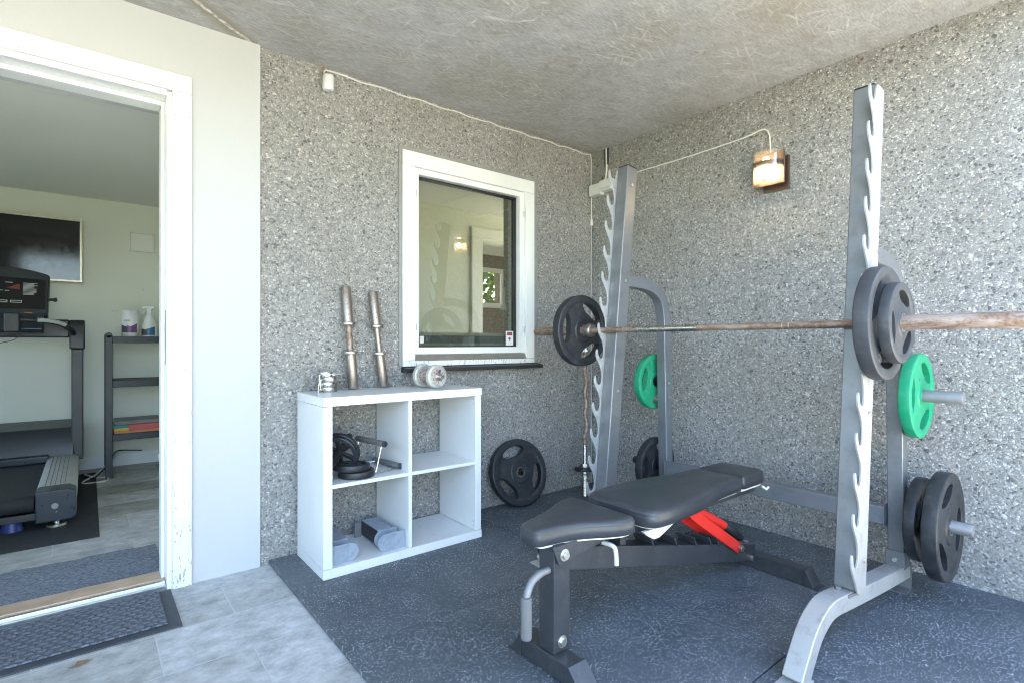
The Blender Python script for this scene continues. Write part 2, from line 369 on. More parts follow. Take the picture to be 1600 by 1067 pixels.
def carpet(name, a, b, blocks):
    t = NT(name); v = t.co()
    n = t.noise(t.co(scale=(1,2.2,1), rot=(0,0,R(18))), 70, 6, .85)
    c = t.ramp(n, [(.40, a), (.58, b)])
    h = n
    if blocks:
        q = t.n.new('ShaderNodeTexBrick'); t.link(t.vmath('ADD', v, t.vmath('MULTIPLY', t.noise(v, 38, 3, out='Color'), (.026,.022,0))), q.inputs['Vector']); q.offset = .5; q.inputs['Scale'].default_value = 1
        q.inputs['Brick Width'].default_value = .036; q.inputs['Row Height'].default_value = .026; q.inputs['Mortar Size'].default_value = .007; q.inputs['Mortar Smooth'].default_value = .6
        w = t.noise(t.co(scale=(1,5,1)), 35, 3)
        h = t.math('ADD', t.math('MULTIPLY', t.math('SUBTRACT', 1, q.outputs['Fac']), 2.2), t.math('ADD', n, w))
        c = t.mix(t.math('MULTIPLY', q.outputs['Fac'], .5), c, tuple(x*.45 for x in a))
    c = t.mix(t.ramp(t.noise(v, 420, 2), [(.7, 0.0), (.76, .5)]), c, (.3,.29,.26))
    return t.done(c, .9, 0, t.bump(h, .004, 1))
M_carpA = carpet('ribbed_mat_pile', (.075,.082,.098), (.25,.27,.31), True)
M_carpB = carpet('entrance_carpet', (.06,.068,.085), (.25,.275,.32), False)
M_matrim = simple('rubber_mat_border', (.045,.05,.058), .6, var=.12)
M_gymmat = simple('plain_black_gym_mat', (.02,.022,.025), .75, var=.2, bump=.0006)
def grass():
    t = NT('lawn_grass'); v = t.co()
    c = t.ramp(t.noise(v, 1.2, 6, .7), [(.3, (.13,.14,.04)), (.7, (.22,.225,.08))])
    c = t.mix(.5, c, t.ramp(t.noise(v, 60, 3), [(.3, .2), (.7, .8)]), 'OVERLAY')
    return t.done(c, .85, 0, t.bump(t.noise(v, 90, 4), .03))
M_grass = grass()
def leafy(name, a, b):
    t = NT(name); g = t.n.new('ShaderNodeNewGeometry')
    c = t.ramp(g.outputs['Random Per Island'], [(0, a), (1, b)])
    t.p.inputs['Transmission Weight'].default_value = 0
    tr = t.n.new('ShaderNodeBsdfTranslucent'); t.link(c, tr.inputs[0]); mx = t.n.new('ShaderNodeMixShader'); mx.inputs[0].default_value = .45
    t.done(c, .5); out = t.n['Material Output']
    t.link(t.p.outputs[0], mx.inputs[1]); t.link(tr.outputs[0], mx.inputs[2]); t.link(mx.outputs[0], out.inputs[0]); return t.m
M_hedge = leafy('hedge_leaf', (.06,.12,.012), (.22,.29,.045))
def glazing():
    t = NT('window_glass'); t.n.remove(t.p)
    tr = t.n.new('ShaderNodeBsdfTransparent'); tr.inputs[0].default_value = (.70,.705,.645,1)
    gl = t.n.new('ShaderNodeBsdfGlossy'); gl.inputs['Roughness'].default_value = .004; gl.inputs[0].default_value = (.95,.96,.92,1)
    ge = t.n.new('ShaderNodeNewGeometry'); fr = t.n.new('ShaderNodeFresnel'); t.link(t.math('SUBTRACT', 1.9, t.math('MULTIPLY', ge.outputs['Backfacing'], 1.9-1/1.9)), fr.inputs['IOR'])
    mx = t.n.new('ShaderNodeMixShader'); t.link(fr.outputs[0], mx.inputs[0]); t.link(tr.outputs[0], mx.inputs[1]); t.link(gl.outputs[0], mx.inputs[2])
    t.link(mx.outputs[0], t.n['Material Output'].inputs[0]); return t.m
M_glass = glazing()
def lampglass():
    t = NT('lamp_glass'); t.n.remove(t.p)
    tr = t.n.new('ShaderNodeBsdfTransparent'); tr.inputs[0].default_value = (.9,.88,.84,1)
    p = t.n.new('ShaderNodeBsdfTranslucent'); p.inputs[0].default_value = (.9,.86,.78,1)
    gl = t.n.new('ShaderNodeBsdfGlossy'); gl.inputs['Roughness'].default_value = .08
    a = t.n.new('ShaderNodeMixShader'); b = t.n.new('ShaderNodeMixShader'); v = t.co()
    t.link(t.ramp(t.noise(t.co(scale=(1,1,2.4)), 60, 4, .7), [(.38, .03), (.62, .15)]), a.inputs[0]); t.link(tr.outputs[0], a.inputs[1]); t.link(p.outputs[0], a.inputs[2])
    b.inputs[0].default_value = .12; t.link(a.outputs[0], b.inputs[1]); t.link(gl.outputs[0], b.inputs[2])
    t.link(b.outputs[0], t.n['Material Output'].inputs[0]); return t.m
M_lampglass = lampglass()
def glow(name, col, s):
    t = NT(name); return t.done(col, .5, Emission_Color=(*col, 1), Emission_Strength=s)
M_bulb = glow('lit_bulb', (1, .78, .47), 15)

# ------------------------------------------------------------------ the setting
CEIL = 2.43; YW = 2.70; XW = 2.92; FL = -.02
struct(MB().box(-3.4, 6, -2.2, 7.6, -.14, FL).build('floor', M_tile, origin=(0,0,0)))
struct(MB().add([(-60,-60,-.1),(60,-60,-.1),(60,60,-.1),(-60,60,-.1)], [(0,1,2,3)]).build('lawn', M_grass, origin=(0,0,0)))
struct(MB().box(-3.4, 3.25, .12, YW+.15, CEIL, CEIL+.24).build('ceiling', M_soffit, origin=(0,0,0)))
# pebbled window wall (hole for the window) and pebbled side wall
WX0, WX1, WZ0, WZ1 = 1.385, 2.322, .915, 2.095
o = wallgrid([.60, WX0, WX1, XW+.3], [-.1, WZ0, WZ1, CEIL], {(1,1)}, YW, YW+.3).build('pebbled_wall', M_pebA, origin=(0,0,0))
tag(o, 'grey pebble-dash concrete wall with the white window in it, behind the shelf', 'wall')
o = MB().box(XW, XW+.3, .0, YW, -.1, CEIL).build('pebbled_wall', M_pebB, origin=(0,0,0))
tag(o, 'grey pebble-dash concrete wall with the lit lamp on it, behind the squat rack', 'wall')
# smooth white door wall
DX0, DX1, DZ = -.63, .285, 2.105
o = wallgrid([-3.4, DX0, DX1, .634], [-.1, FL-.01, DZ, CEIL], {(1,1)}, 2.685, 3.0).build('door_wall', M_panel, origin=(0,0,0), bevel=.003)
tag(o, 'smooth pale plastered wall around the open doorway', 'wall')

# door frame
df = thing('door_frame', 'white painted door frame with chipped paint at the open doorway', 'door frame', (-.17, 2.68, FL))
yc0, yc1 = 2.668, 2.684
MB().box(.281,.353,yc0,yc1,FL,2.108).build('casing', M_casing, df, bevel=.003)
MB().box(-.705,-.633,yc0,yc1,FL,2.108).build('casing', M_casing, df, bevel=.003)
MB().box(-.705,.353,yc0,yc1,2.1085,2.183).build('casing', M_casing, df, bevel=.003)
MB().box(.262,.2805,2.676,2.86,FL,2.1).build('jamb', M_white, df, bevel=.003)
MB().box(-.632,-.613,2.676,2.86,FL,2.1).build('jamb', M_white, df, bevel=.003)
MB().box(-.613,.262,2.676,2.86,2.082,2.1075).build('head', M_white, df, bevel=.003)
MB().box(.249,.2615,2.752,2.84,FL+.03,2.081).build('stop', M_white, df, bevel=.002)
MB().box(-.6125,-.60,2.752,2.84,FL+.03,2.081).build('stop', M_white, df, bevel=.002)
MB().box(-.5995,.2485,2.752,2.84,2.062,2.0815).build('stop', M_white, df, bevel=.002)
MB().box(.2605,.2618,2.715,2.738,.94,1.17).build('strike_plate', M_pegst, df)
ni = MB()
for z in (.25,.62,.98,1.35,1.72,2.02):
    for x in (.291,.343): ni.cyl((x,yc0-.0006,z+random.uniform(-.02,.02)),(x,yc0+.004,z),.0016,n=8)
for x in (.2,.0,-.2,-.4): ni.cyl((x,yc0-.0006,2.12),(x,yc0+.004,2.12),.0016,n=8); ni.cyl((x+.03,yc0-.0006,2.17),(x+.03,yc0+.004,2.17),.0016,n=8)
each(ni, 'nail_head', M_pegst, df)
th = thing('door_threshold', 'bare wood and aluminium threshold strip across the doorway', 'threshold', (-.17, 2.75, FL))
MB().box(-.612,.261,2.742,2.845,FL,.012).build('wood_strip', M_wood, th, bevel=.004)
MB().box(-.612,.261,2.69,2.718,FL,-.002).box(-.612,.261,2.7185,2.7415,FL,.006).build('metal_strip', M_alu, th, bevel=.002)

# window
wn = thing('window', 'white framed window reflecting the lamp, above a black sill', 'window', (1.853, 2.69, .9))
cw = MB(); yf0, yf1 = 2.678, 2.80
MB().box(1.369,1.445,yf0,yf1,.932,2.026).build('casing', M_white, wn, bevel=.003)
MB().box(2.262,2.337,yf0,yf1,.932,2.026).build('casing', M_white, wn, bevel=.003)
MB().box(1.369,2.337,yf0,yf1,2.0265,2.109).build('casing', M_white, wn, bevel=.003)
MB().box(1.369,2.337,yf0,yf1,.900,.9315).build('casing', M_casing, wn, bevel=.003)
MB().prism([(2.672,.934),(2.70,.934),(2.70,.966),(2.69,.966)], 1.4455, 2.2615, axes((0,1,0),(0,0,1),(1,0,0))).build('drip_sill', M_alu, wn, bevel=.001)
f = wallgrid([1.446,1.476,2.222,2.2615], [.9665,1.006,1.992,2.026], {(1,1)}, 2.694, 2.79).build('sash', M_white, wn, bevel=.004)
wallgrid([1.4765,1.484,2.214,2.2215], [1.0065,1.012,1.984,1.9915], {(1,1)}, 2.731, 2.775).build('gasket', M_black, f, bevel=.001)
gm = Matrix.Translation((1.849,2.742,0)) @ Matrix.Rotation(R(2.1), 4, 'Z') @ Matrix.Translation((-1.849,-2.742,0))
MB().box(1.474,2.224,2.739,2.743,1.009,1.989,gm).build('pane', M_glass, f)
MB().box(1.50,2.21,2.80,2.82,1.075,1.095).box(1.50,2.21,2.80,2.82,1.012,1.03).build('inner_rail', M_base, wn, bevel=.002)
MB().box(1.50,2.21,2.822,2.83,1.03,1.075).build('inner_sill_panel', M_bluegrey, wn)
hg = MB()
for x in (1.452,2.252):
    for z in (1.10,1.86): hg.cyl((x,2.69,z),(x,2.69,z+.04),.006,n=10)
each(hg, 'hinge', M_zinc, wn)
hd = MB(); hd.box(2.17,2.185,2.80,2.815,1.27,1.40).box(2.165,2.19,2.795,2.83,1.25,1.285); hd.build('handle', M_white, wn, bevel=.004)
st = turned(MB().box(2.146,2.208,2.7335,2.7365,1.016,1.108), gm).build('sticker', M_box, wn)
turned(MB().box(2.155,2.199,2.7325,2.7334,1.079,1.091), gm).build('red_band', M_redtx, st)
turned(MB().box(2.155,2.199,2.7325,2.7334,1.0915,1.1015), gm).build('dark_band', M_dgrey, st)
q = turned(MB().cyl((2.177,2.7325,1.058),(2.177,2.7334,1.058),.0085,n=16).box(2.166,2.178,2.7325,2.7334,1.056,1.064).box(2.1745,2.179,2.7326,2.7334,1.041,1.052), gm)
q.build('camera_symbol', M_dgrey, st)
turned(MB().box(2.160,2.194,2.7325,2.7334,1.031,1.0335).box(2.165,2.189,2.7325,2.7334,1.025,1.027), gm).build('print_lines', M_print, st)
turned(MB().box(1.495,1.522,2.7325,2.7365,1.03,1.07), gm).build('small_tag', M_print, wn)
ms = wallgrid([1.349,1.3685,2.3375,2.372], [.90,.905,2.1095,2.132], {(1,0),(1,1)}, 2.692, 2.701).build('mortar_surround', M_mortar, wn)
ws = MB().prism([(2.632,.868),(2.632,.890),(2.70,.8995),(2.70,.868)], 1.366, 2.372, axes((0,1,0),(0,0,1),(1,0,0))).build('window_sill', M_black, bevel=.002)
tag(ws, 'black metal window sill under the white window', 'window sill')

# interior room seen through doorway and window
rw = [([-3.0,1.5],[FL,2.23],(5.67,5.8),'pale painted room wall behind the treadmill and television')]
o = MB().box(-3.0,1.5,5.67,5.8,FL,2.24).build('room_wall', M_room, origin=(0,0,0)); tag(o, 'pale painted room wall behind the treadmill and television', 'wall')
o = MB().box(1.5,1.6,4.17,5.8,FL,2.24).build('room_wall', M_room, origin=(0,0,0)); tag(o, 'short pale return wall inside the room, past the shelf unit', 'wall')
o = wallgrid([1.5,2.87,3.75,5.4],[FL,FL+.01,1.98,2.24],{(1,0),(1,1)},4.05,4.17).build('room_wall', M_room, origin=(0,0,0)); tag(o, 'pale inner wall with a doorway, seen through the window', 'wall')
dfr = MB().box(2.75,2.87,4.02,4.2,FL,2.0).box(3.75,3.87,4.02,4.2,FL,2.0).box(2.75,3.87,4.02,4.2,2.0,2.1)
tag(dfr.build('inner_door_frame', M_white, bevel=.006), 'white inner door frame seen through the window', 'door frame')
o = wallgrid([1.6,4.55,5.35,6.5],[FL,1.66,2.2,2.5],{(1,1)},7.0,7.15).build('far_wall', M_brown, origin=(0,0,0)); tag(o, 'dark brown far wall with a small window to the hedge, seen through the panes', 'wall')
fw = wallgrid([4.49,4.56,5.34,5.41],[1.60,1.68,2.18,2.25],{(1,1)},6.96,7.0).build('far_window_frame', M_white, bevel=.005); tag(fw, 'small white far window framing the green hedge', 'window')
o = wallgrid([3.0,3.15,5.4,5.6],[FL,.45,2.15,2.24],{(1,1)},0,.15)  # out-of-view opening added to brighten the room behind the door
M90 = axes((0,1,0),(-1,0,0),(0,0,1),(-3.0,0,0)); o.v = [M90 @ v for v in o.v]
o = o.build('room_wall', M_room, origin=(0,0,0)); tag(o, 'outer room wall beyond the treadmill with an unseen opening added to let daylight in', 'wall')
o = wallgrid([2.86,3.02,4.03,4.05],[FL,.2,2.2,2.24],{(1,1)},0,.15); M90 = axes((0,1,0),(-1,0,0),(0,0,1),(4.25,0,0)); o.v = [M90 @ v for v in o.v]  # opening added so sun brightens the room behind the window
o = o.build('room_wall', M_room, origin=(0,0,0)); tag(o, 'end wall of the room behind the window with a wide opening added to let sunlight in', 'wall')
o = MB().box(6.4,6.6,4.3,7.15,FL,2.5).build('far_wall', M_brown, origin=(0,0,0)); tag(o, 'brown end wall of the back room, seen through the panes', 'wall')
struct(MB().box(-3.2,5.6,3.0,5.9,2.24,2.5).build('room_ceiling', M_roomceil, origin=(0,0,0)))
struct(MB().box(1.6,6.6,5.9,7.2,2.51,2.7).build('back_room_ceiling', M_brown, origin=(0,0,0)))
o = MB().box(-3.0,1.5,5.655,5.6695,FL,.085).build('skirting_board', M_base, bevel=.003, origin=(0,0,0)); tag(o, 'white skirting board along the room wall behind the shelf unit', 'skirting board')
# hedge beyond the far window
hb = MB()
for i in range(6000):
    x = random.uniform(4.0,8.5); z = random.uniform(.6,3.6); y = 8.2+random.random()**2*.9
    M = Matrix.Translation((x,y,z)) @ Matrix.Rotation(random.uniform(0,6.28),4,Vector((random.uniform(-1,1),random.uniform(-1,1),random.uniform(-1,1))).normalized())
    s_ = random.uniform(.06,.115)
    hb.add([(0,-s_,0),(s_*.5,0,.01),(0,s_,0),(-s_*.5,0,.01)],[(0,1,2,3)],M)
hr = thing('hedge', 'sunlit green hedge outside the small far window', 'hedge', (6.2,8.6,-.1))
hb.build('foliage', M_hedge, hr)
tk = MB()
for x in (4.6,5.4,6.2,7,7.8): tk.tube([(x,8.75,-.1),(x+.05,8.7,1),(x-.04,8.7,2.6)],[.03,.025,.01],8)
each(tk, 'stem', M_wood, hr)

# garden outside, behind the camera: it lights the terrace and shows in the pane
struct(MB().box(-3.4,9,-5.2,-2.21,-.14,FL-.01).build('bounce_patio', simple('bounce_paving', (.46,.44,.40), .8, var=.1, scale=3), origin=(0,0,0)))  # unseen pale ground added to bounce neutral light onto the terrace
o = MB().box(1.6,10,-4.2,-4.0,-.1,2.35).build('garden_wall', simple('grey_render',(.17,.165,.15),.8), origin=(0,0,0)); tag(o,'plain pale garden wall reflected low in the window pane','wall')
gh = thing('garden_hedge','dark evergreen hedge above the garden wall, reflected in the window pane','hedge',(6,-5.2,-.1))
hb = MB()
for i in range(9000):
    x = random.uniform(1.4,10.5); z = random.uniform(1.6,4.9); y = -4.6-random.random()*1.2
    M = Matrix.Translation((x,y,z)) @ Matrix.Rotation(random.uniform(0,6.28),4,Vector((random.uniform(-1,1),random.uniform(-1,1),random.uniform(-1,1))).normalized())
    s_ = random.uniform(.10,.2)
    hb.add([(0,-s_,0),(s_*.4,0,.02),(0,s_,0),(-s_*.4,0,.02)],[(0,1,2,3)],M)
hb.build('foliage', leafy('evergreen_leaf',(.025,.04,.012),(.07,.09,.03)), gh)
tk = MB()
for x in (2,3.5,5,6.5,8,9.5): tk.tube([(x,-5.2,-.1),(x+.1,-5.2,2),(x,-5.1,3.9)],[.06,.05,.02],8)
each(tk, 'stem', M_wood, gh)

gl = thing('light_block_hedge','unseen dark hedge added left of the garden to block light','hedge',(-6.4,-1,-.1))
hb = MB()  # unseen leaves added to cut the light from the left
for i in range(5000):
    y = random.uniform(-6,4); z = random.uniform(-.1,2.3); x = -6.0-random.random()*.9
    M = Matrix.Translation((x,y,z)) @ Matrix.Rotation(random.uniform(0,6.28),4,Vector((random.uniform(-1,1),random.uniform(-1,1),random.uniform(-1,1))).normalized())
    s_ = random.uniform(.09,.17)
    hb.add([(0,-s_,0),(s_*.5,0,.02),(0,s_,0),(-s_*.5,0,.02)],[(0,1,2,3)],M)
hb.build('foliage', leafy('light_block_leaf',(.025,.05,.012),(.07,.10,.03)), gl)
each(MB().tube([(-6.45,-4,-.1),(-6.4,-4,2)],.05,8).tube([(-6.45,0,-.1),(-6.4,0,2)],.05,8).tube([(-6.45,3,-.1),(-6.4,3,2)],.05,8), 'stem', M_wood, gl)

# ------------------------------------------------------------------ mats
xs = (.670, 1.800, 2.918); ys = (-.14, .803, 1.735, 2.698)
names = [['near the camera','by the bench foot','under the white shelf'],['at the near right under the barbell end','under the bench and near rack foot','along the window wall and corner under the rack']]
labs = {(0,2):'black speckled rubber floor mat under the white cube shelf', (0,1):'black speckled rubber floor mat under the front foot of the bench',
        (0,0):'black speckled rubber floor mat nearest the camera, beside the slate tiles', (1,2):'black speckled rubber floor mat in the wall corner under the curl bar',
        (1,1):'black speckled rubber floor mat between the bench beam and the lamp wall', (1,0):'black speckled rubber floor mat in front of the near rack foot'}
for i in range(2):
    for j in range(3):
        m = MB().box(xs[i]+.002,xs[i+1]-.002,ys[j]+.002,ys[j+1]-.002,FL+.001,0)
        tag(m.build('rubber_mat', M_mats[(i+j)%2], bevel=.004), labs[(i,j)], 'floor mat', 'speckled rubber floor mats')
dm = thing('door_mat', 'grey ribbed door mat with rubber border on the tiles outside the doorway', 'door mat', (-.25,2.49,FL))
MB().box(-.86,.275,2.30,2.672,FL,FL+.006).build('border', M_matrim, dm, bevel=.004)
MB().box(-.82,.232,2.337,2.66,FL+.0065,FL+.013).build('pile', M_carpA, dm, bevel=.004)
im = MB(); N = 40; top = []; 
for i in range(N+1):
    x = -.80+1.075*i/N; top.append((x, 3.318+.006*math.sin(x*21)+.004*math.sin(x*47+1)))
poly = [(-.80,2.848),(.275,2.848)] + top[::-1]
im.prism(poly, FL, FL+.009)
tag(im.build('carpet_mat', M_carpB, bevel=.003), 'dark grey carpet mat with a wavy edge just inside the doorway', 'door mat')
gm_ = MB().box(-1.1,.05,3.646,5.45,FL,FL+.008)
tag(gm_.build('exercise_mat', M_gymmat, bevel=.003), 'plain black mat on the tiles under the treadmill', 'floor mat')

# ------------------------------------------------------------------ cube shelf and what it holds
cs = thing('cube_shelf', 'white four-cube shelf standing against the pebbled wall', 'shelf', (1.218,2.49,0))
X0,X1,Y0,Y1 = .797,1.639,2.306,2.673
MB().box(X0,X1,Y0,Y1,.753,.793).build('top_board', M_lam, cs, bevel=.0015)
MB().box(X0,X1,Y0,Y1,0,.041).build('bottom_board', M_lam, cs, bevel=.0015)
MB().box(X0+.001,X0+.041,Y0+.001,Y1,.0430,.7512).build('side_board', M_lam, cs, bevel=.0015)
MB().box(X1-.041,X1-.004,Y0+.001,Y1,.0430,.7512).build('side_board', M_lam, cs, bevel=.0015)
MB().box(1.2085,1.2275,Y0+.003,Y1,.0430,.7512).build('divider', M_lam, cs, bevel=.001)
MB().box(X0+.0415,1.208,Y0+.004,Y1,.390,.407).build('shelf_board', M_lam, cs, bevel=.001)
MB().box(1.228,X1-.0415,Y0+.004,Y1,.390,.407).build('shelf_board', M_lam, cs, bevel=.001)
q = MB()
for z in (.065,.088,.71,.735): q.cyl((X1-.0414,Y0+.018,z),(X1-.0405,Y0+.018,z),.0025,n=8)
for y in (2.40,2.55): q.cyl((1.4,y,.0409),(1.4,y,.0415),.0025,n=8)
each(q, 'screw_hole', M_dgrey, cs)
TOP = .793
# four screw collars
for k in range(4):
    dx, dy = ((0,0),(-.002,.003),(.003,0),(-.012,.004))[k]
    z = TOP+.0245*k
    t_ = thing('spring_collar' if False else 'bar_collar', ['chrome bar collar at the bottom of the stack on the shelf','chrome bar collar second from the bottom of the stack','chrome bar collar third from the bottom of the stack','chrome bar collar on top of the stack, its lever pointing at the bars'][k], 'bar collar', (.925+dx,2.60+dy,z), 'stacked bar collars')
    MB().lathe([(.026,0),(.037,0),(.038,.002),(.038,.022),(.037,.024),(.026,.024)],(.925+dx,2.60+dy,z),(0,0,1),28,True).build('ring', M_chrome, t_, angle=40)
    c = Vector((.925+dx,2.60+dy,z+.012))
    if k == 3:
        MB().cyl(c+Vector((.02,-.036,0)),c+Vector((.022,-.05,0)),.0075,n=12).build('screw', M_zinc, t_, bevel=.001)
        MB().tube([c+Vector((.02,-.048,0)),c+Vector((.05,-.052,.002)),c+Vector((.075,-.05,.003))],[.004,.003,.002],8).build('lever', M_zinc, t_)
    else:
        d = Vector((-.84,-.3,0)).rotated if False else Vector((-.93,-.36,0)).normalized()
        if k == 1: d = Vector((-.80,-.6,0)).normalized()
        MB().cyl(c+d*.034,c+d*.062,.006,n=12).build('screw', M_zinc, t_, bevel=.001)
        e = c+d*.06
        MB().tube([e+Vector((0,0,-.022)),e+Vector((0,0,.022))],.003,8).lathe([(0,-.004),(.0045,-.002),(.0045,.003),(0,.005)],e+Vector((0,0,.022)),(0,0,1),10).lathe([(0,-.004),(.0045,-.002),(.0045,.003),(0,.005)],e+Vector((0,0,-.022)),(0,0,1),10).build('lever', M_zinc, t_)
# two dumbbell bars leaning on the wall
def dumbbell_bar(b, t, label, m1):
    b = Vector(b); t = Vector(t); L = (t-b).length; a = (t-b).normalized()
    o = thing('dumbbell_bar', label, 'dumbbell bar', b, 'empty dumbbell bars leaning on the wall')
    MB().lathe([(.019,0),(.023,.0),(.025,.003),(.025,L*.335),(.0,L*.335)],b,a,24).build('sleeve', M_rust2, o, angle=40)
    MB().lathe([(.0,L*.335),(.038,L*.335),(.0395,L*.34),(.0395,L*.362),(.038,L*.367),(0,L*.367)],b,a,28).build('flange', M_chrome, o, angle=40)
    MB().lathe([(.0,L*.367),(.0145,L*.367),(.0145,L*.62),(0,L*.62)],b,a,16).build('grip', m1, o, angle=40)
    MB().lathe([(.0,L*.62),(.036,L*.62),(.038,L*.625),(.038,L*.645),(.036,L*.65),(0,L*.65)],b,a,28).build('flange', M_chrome, o, angle=40)
    MB().lathe([(0,L*.65),(.025,L*.65),(.025,L-.003),(.023,L),(0,L)],b,a,24).build('sleeve', M_rust2, o, angle=40)
    M_ = frame(a)
    q = MB(); 
    for k in range(5): 
        p = b + a*(L*(.72+.055*k)); d = Vector((-.25,-1,0)).normalized(); d = (d - a*d.dot(a)).normalized()
        q.cyl(p+d*.0235, p+d*.0255, .0022, n=8)
    each(q, 'pin_hole', M_dgrey, o)
    return o
dumbbell_bar((1.064,2.632,TOP+.004),(1.038,2.672,1.318),'dumbbell bar nearer the bar collars, leaning on the wall', M_rust)
dumbbell_bar((1.232,2.638,TOP+.004),(1.186,2.672,1.302),'dumbbell bar nearer the window, leaning on the wall', M_rust2)
# loaded dumbbell
db = thing('dumbbell', 'small silver dumbbell with red lettering on top of the white shelf', 'dumbbell', (1.415,2.47,TOP))
ax = Vector((.16,-1,0)).normalized(); sd = Vector((1,.16,0)).normalized(); c0 = Vector((1.412,2.475,TOP+.0645))
MB().cyl(c0-ax*.10,c0+ax*.115,.0125,n=16).build('handle', M_chrome, db, bevel=.002)
def lettered(c, r, txt, a0, step, size):
    q = MB()
    for k, ch in enumerate(txt):
        a = R(a0 - step*k); p = c + r*(math.cos(a)*sd + math.sin(a)*Vector((0,0,1)))
        x = math.sin(a)*sd - math.cos(a)*Vector((0,0,1)); y = math.cos(a)*sd + math.sin(a)*Vector((0,0,1))
        text_mesh(q, ch, size, axes(x, y, ax, p - y*size*.35), .0004)
    return q
for s_, txt, a0, nm in ((.065,'MOSREICHIR',98,'front'),(-.045,'MONRICIROM',150,'rear')):
    c = c0 + ax*s_
    d = MB().lathe([(.013,-.013),(.058,-.013),(.062,-.010),(.062,.010),(.058,.013),(.048,.013),(.047,.009),(.044,.009),(.043,.012),(.013,.012)],c,ax,44,True).build('disc', M_iron, db, angle=40)
    lettered(c+ax*.0128, .031, txt, a0, 36, .020).build('lettering', M_redtx, d)
MB().lathe([(.0125,0),(.021,0),(.021,.012),(.0125,.012)],c0+ax*.079,ax,20,True).build('lock_ring', M_chrome, db, bevel=.001)
MB().cyl(c0+ax*.086+Vector((0,0,.02)),c0+ax*.086+Vector((0,0,.034))+sd*.012,.004,n=8).build('lock_screw', M_dgrey, db)

# ------------------------------------------------------------------ weight plates
def plate_mesh(D, T, hub_r=.027, spin=0, hole=.0255, waist=1.0):
    """tri-grip plate about local Z"""
    Ro = D/2; m = MB(); k = Ro/.2
    sl0, sl1 = .49*Ro, .80*Ro
    rings = [(hole,T*.46),(hole+.014,T*.5),(.055*k+.006,T*.5),(.062*k+.006,T*.40),(sl0,T*.38),(sl0+.02*(sl1-sl0),T*.38),(sl0+.10*(sl1-sl0),T*.37),(sl0+.3*(sl1-sl0),T*.36),(sl0+.55*(sl1-sl0),T*.36),(sl0+.8*(sl1-sl0),T*.36),(sl0+.93*(sl1-sl0),T*.37),(sl1,T*.40),(sl1+.025*Ro,T*.47),(.87*Ro,T*.5),(Ro-.006,T*.5),(Ro-.0015,T*.44),(Ro,T*.34)]
    hw = {4:.08,5:.20,6:.35,7:.49,8:.57,9:.59,10:.55,11:.40}
    ns, nw = 6, 12; SEG = 3*(ns+nw); V = {}; vs = []
    for i, (r, h) in enumerate(rings):
        w = hw.get(i, .05 if i < 4 else .44)
        ths = []
        for q in range(3):
            c = spin + q*2*math.pi/3; sk = .0
            for j in range(ns): ths.append(c - w + 2*w*j/ns + sk)
            for j in range(nw): ths.append(c + w + (2*math.pi/3-2*w)*j/nw + sk)
        for j, th in enumerate(ths):
            for sgn in (1,-1):
                V[(i,j,sgn)] = len(vs); vs.append((r*math.cos(th), r*math.sin(th), sgn*h))
    inslot = lambda i, j: 4 <= i <= 10 and (j % (ns+nw)) < ns
    fs = []; n = len(rings)
    for i in range(n-1):
        for j in range(SEG):
            q = (j+1)%SEG
            if inslot(i, j):
                if not inslot(i, (j-1)%SEG): fs.append((V[i,j,1],V[i,j,-1],V[i+1,j,-1],V[i+1,j,1]))
                if not inslot(i, q): fs.append((V[i,q,1],V[i+1,q,1],V[i+1,q,-1],V[i,q,-1]))
                if i == 4: fs.append((V[i,j,1],V[i,q,1],V[i,q,-1],V[i,j,-1]))
                if i == 10: fs.append((V[i+1,j,1],V[i+1,j,-1],V[i+1,q,-1],V[i+1,q,1]))
                continue
            fs.append((V[i,j,1],V[i+1,j,1],V[i+1,q,1],V[i,q,1])); fs.append((V[i,j,-1],V[i,q,-1],V[i+1,q,-1],V[i+1,j,-1]))
    for j in range(SEG):
        q = (j+1)%SEG
        fs.append((V[0,j,1],V[0,q,1],V[0,q,-1],V[0,j,-1])); fs.append((V[n-1,j,1],V[n-1,j,-1],V[n-1,q,-1],V[n-1,q,1]))
    m.add(vs, fs); return m
def plate(label, c, axis, D, T, mat, spin=0, group=None, ring=M_chrome, mark=None):
    M = frame(Vector(axis))
    x = Vector((0,0,1)) - Vector(axis).normalized()*Vector(axis).normalized().z
    if x.length > .1:
        x.normalize(); z = Vector(axis).normalized(); M = axes(x, z.cross(x), z)
    M.translation = Vector(c)
    o = thing('weight_plate', label, 'weight plate', c, group)
    m = plate_mesh(D, T, spin=R(spin)); m.v = [M @ v for v in m.v]
    d = m.build('disc', mat, o, angle=32)
    b = d.modifiers.new('bevel','BEVEL'); b.width = .003; b.segments = 2; b.limit_method = 'ANGLE'; b.angle_limit = R(55); b.harden_normals = True
    MB().lathe([(.0252,-T*.52),(.032,-T*.52),(.0325,-T*.4),(.0325,T*.4),(.032,T*.52),(.0252,T*.52)],c,axis,28,True).build('hub_ring', ring, o, angle=40)
    if mark:
        for txt, ang in mark:
            q = MB()
            a = R(ang); z = Vector((0,0,1));             p = M @ Vector((math.cos(a)*.42*D/2, math.sin(a)*.42*D/2, T*.38))
            y = (M.to_3x3() @ Vector((math.cos(a), math.sin(a), 0))); xx = y.cross(M.to_3x3() @ Vector((0,0,1)))
            text_mesh(q, txt, D*.06, axes(xx, y, M.to_3x3() @ Vector((0,0,1)), p - y*D*.02), .0006)
            q.build('raised_marking', M_dgrey, d)
    return o
BX = 2.127; BZ = 1.098; GP = 'rubber grip weight plates'
plate('black rubber plate on the far end of the racked barbell, before the window', (BX,2.05,BZ), (0,-1,0), .388, .05, M_plate, 86, GP)
